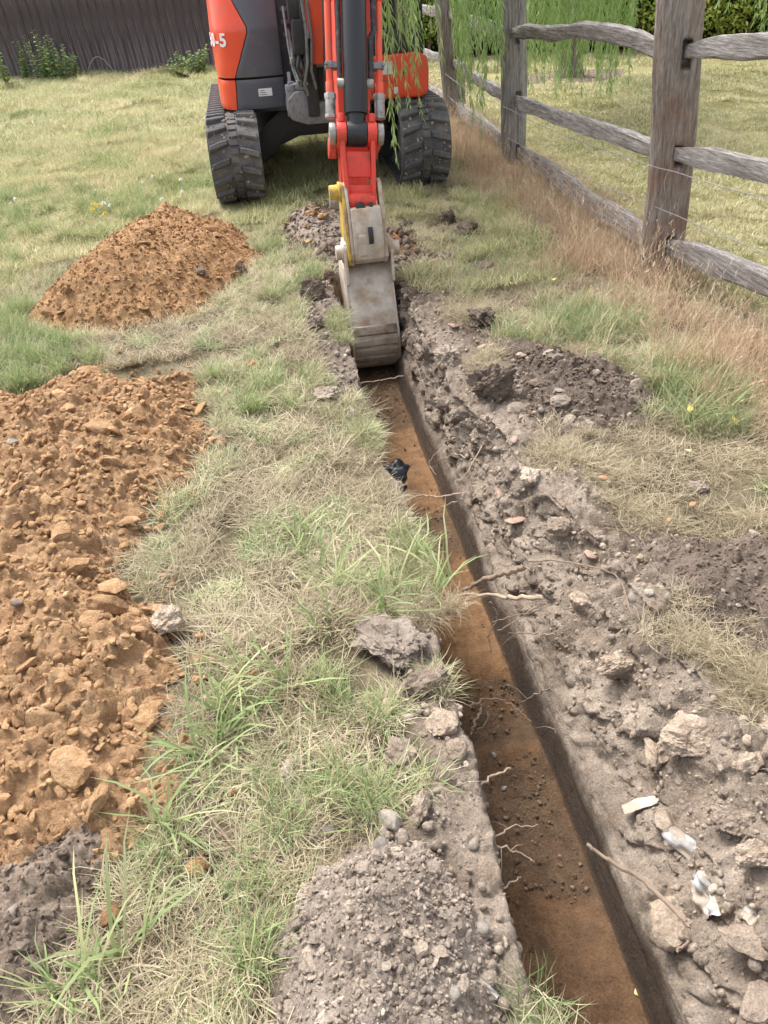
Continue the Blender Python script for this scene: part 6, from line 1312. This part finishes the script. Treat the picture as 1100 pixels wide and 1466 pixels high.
# dry tall grass at the foot of the rail fence
dens = lambda x, y: np.exp(-((x - 2.12) / .27) ** 2) * (1 - .85 * bare(x, y))
x, y = cells(1.3, 2.75, 2.0, 12.5, .15, lambda x, y: dens(x, y) * .6); plant('dry_grass', 'tall pinkish dry grass along the foot of the rail fence', x, y, B_DRB, 5, s=(.8, 1.3))
x, y = spots(1500, 1.4, 2.75, 2.4, 12.5, lambda x, y: dens(x, y) * .6); plant('dry_seed_stems', 'dry stems with seed heads standing along the rail fence', x, y, T_DRY, 6, s=(.5, 1.0), tilt=.18)
x, y = spots(26, -.85, .0, .3, 1.0, lambda x, y: (bare(x, y) < .3) * .6); plant('long_straw', 'long bleached straw lying in the near verge at the bottom left', x, y, B_STR, 6, s=(1.1, 1.5), tilt=.1, zs=.6)
ly = rng.uniform(.45, 4.6, 210); lx = lipL(ly) - rng.uniform(.0, .05, 210); k = (fbm(lx, ly, 0, 2.5, 2, 95) > -.15) & (polydist(lx, ly, H4) < -.02); lx, ly = lx[k], ly[k]; n = len(lx)
scatter('overhanging_grass', np.stack([lx, ly, gz(lx, ly)], -1), np.stack([rng.normal(0, .3, n), rng.uniform(.1, .9, n), rng.uniform(-.6, .6, n)], -1), rng.uniform(.6, 1.05, n), rng.integers(0, 5, n), T_MIX, None, 'grass and straw hanging over the left lip into the trench', 'grass')
# field on the left and round the machine
x, y = cells(-4.5, 1.95, 4.5, 10.5, .31, lambda x, y: 1 + 0 * x, .15); plant('field_grass', 'rough pale field grass round the excavator and the conical heap', x, y, B_FLD, 6, s=(.85, 1.15), zs=.9)
x, y = edges(1600, -3.5, 1.95, 4.2, 8, lambda x, y: 1 + 0 * x, .15); plant('edge_grass', 'grass fringing the conical heap and the soil by the bucket', x, y, T_MIX, 5, s=(.9, 1.3))
x, y = cells(-9.5, 2.2, 10.5, 18.6, .54, lambda x, y: (y < 18.75 - (x + 9.5) * .158 - .15) * 1.0, .1); plant('field_grass', 'rough pale field grass running back to the board fence', x, y, B_FLD, 6, s=(1.4, 1.8), zs=.75)
x, y = spots(900, -3, -.9, 3.6, 8, lambda x, y: (bare(x, y) < .2) * sstep(.35, .7, lush(x, y))); plant('green_grass', 'green grass beside the conical heap', x, y, T_GRN, 5, s=(.8, 1.3))
# mown lawn beyond the rail fence
x, y = cells(2.45, 6.5, 2.5, 9.0, .33, lambda x, y: 1 + 0 * x, .05); plant('lawn_grass', 'short mown lawn grass just beyond the rail fence', x, y, B_LWN, 6, s=(.9, 1.2))
x, y = cells(2.45, 12, 9.0, 16.8, .55, lambda x, y: (((x - 1.6) * 4.35 + (y - 16.75) * 11.4 < -1.0) & (np.hypot((x - 4.8) / .95, (y - 12.6) / .75) > 1.05)) * 1.0, .1); plant('lawn_grass', 'short mown lawn grass running to the hedge', x, y, B_LWN, 6, s=(1.5, 1.9), zs=.7)
# fallen willow leaves on the lawn
fl = leaf_cloud('fallen_willow_leaves', np.stack([(lx := rng.uniform(2.5, 8, 5200)), (ly := rng.uniform(3, 12, 5200)), gz(lx, ly) + rng.uniform(.02, .05, 5200)], -1), np.stack([rng.normal(size=5200), rng.normal(size=5200), rng.normal(0, .1, 5200)], -1), np.stack([rng.normal(0, .3, 5200), rng.normal(0, .3, 5200), np.ones(5200)], -1), rng.uniform(.04, .09, 5200), rng.uniform(.010, .018, 5200), 'grass_straw', tone=np.clip(rng.normal(.25, .2, 5200), 0, 1))
tag(link('fallen_willow_leaves', fl), 'dry yellow willow leaves strewn over the lawn', 'leaves', None, 'stuff')
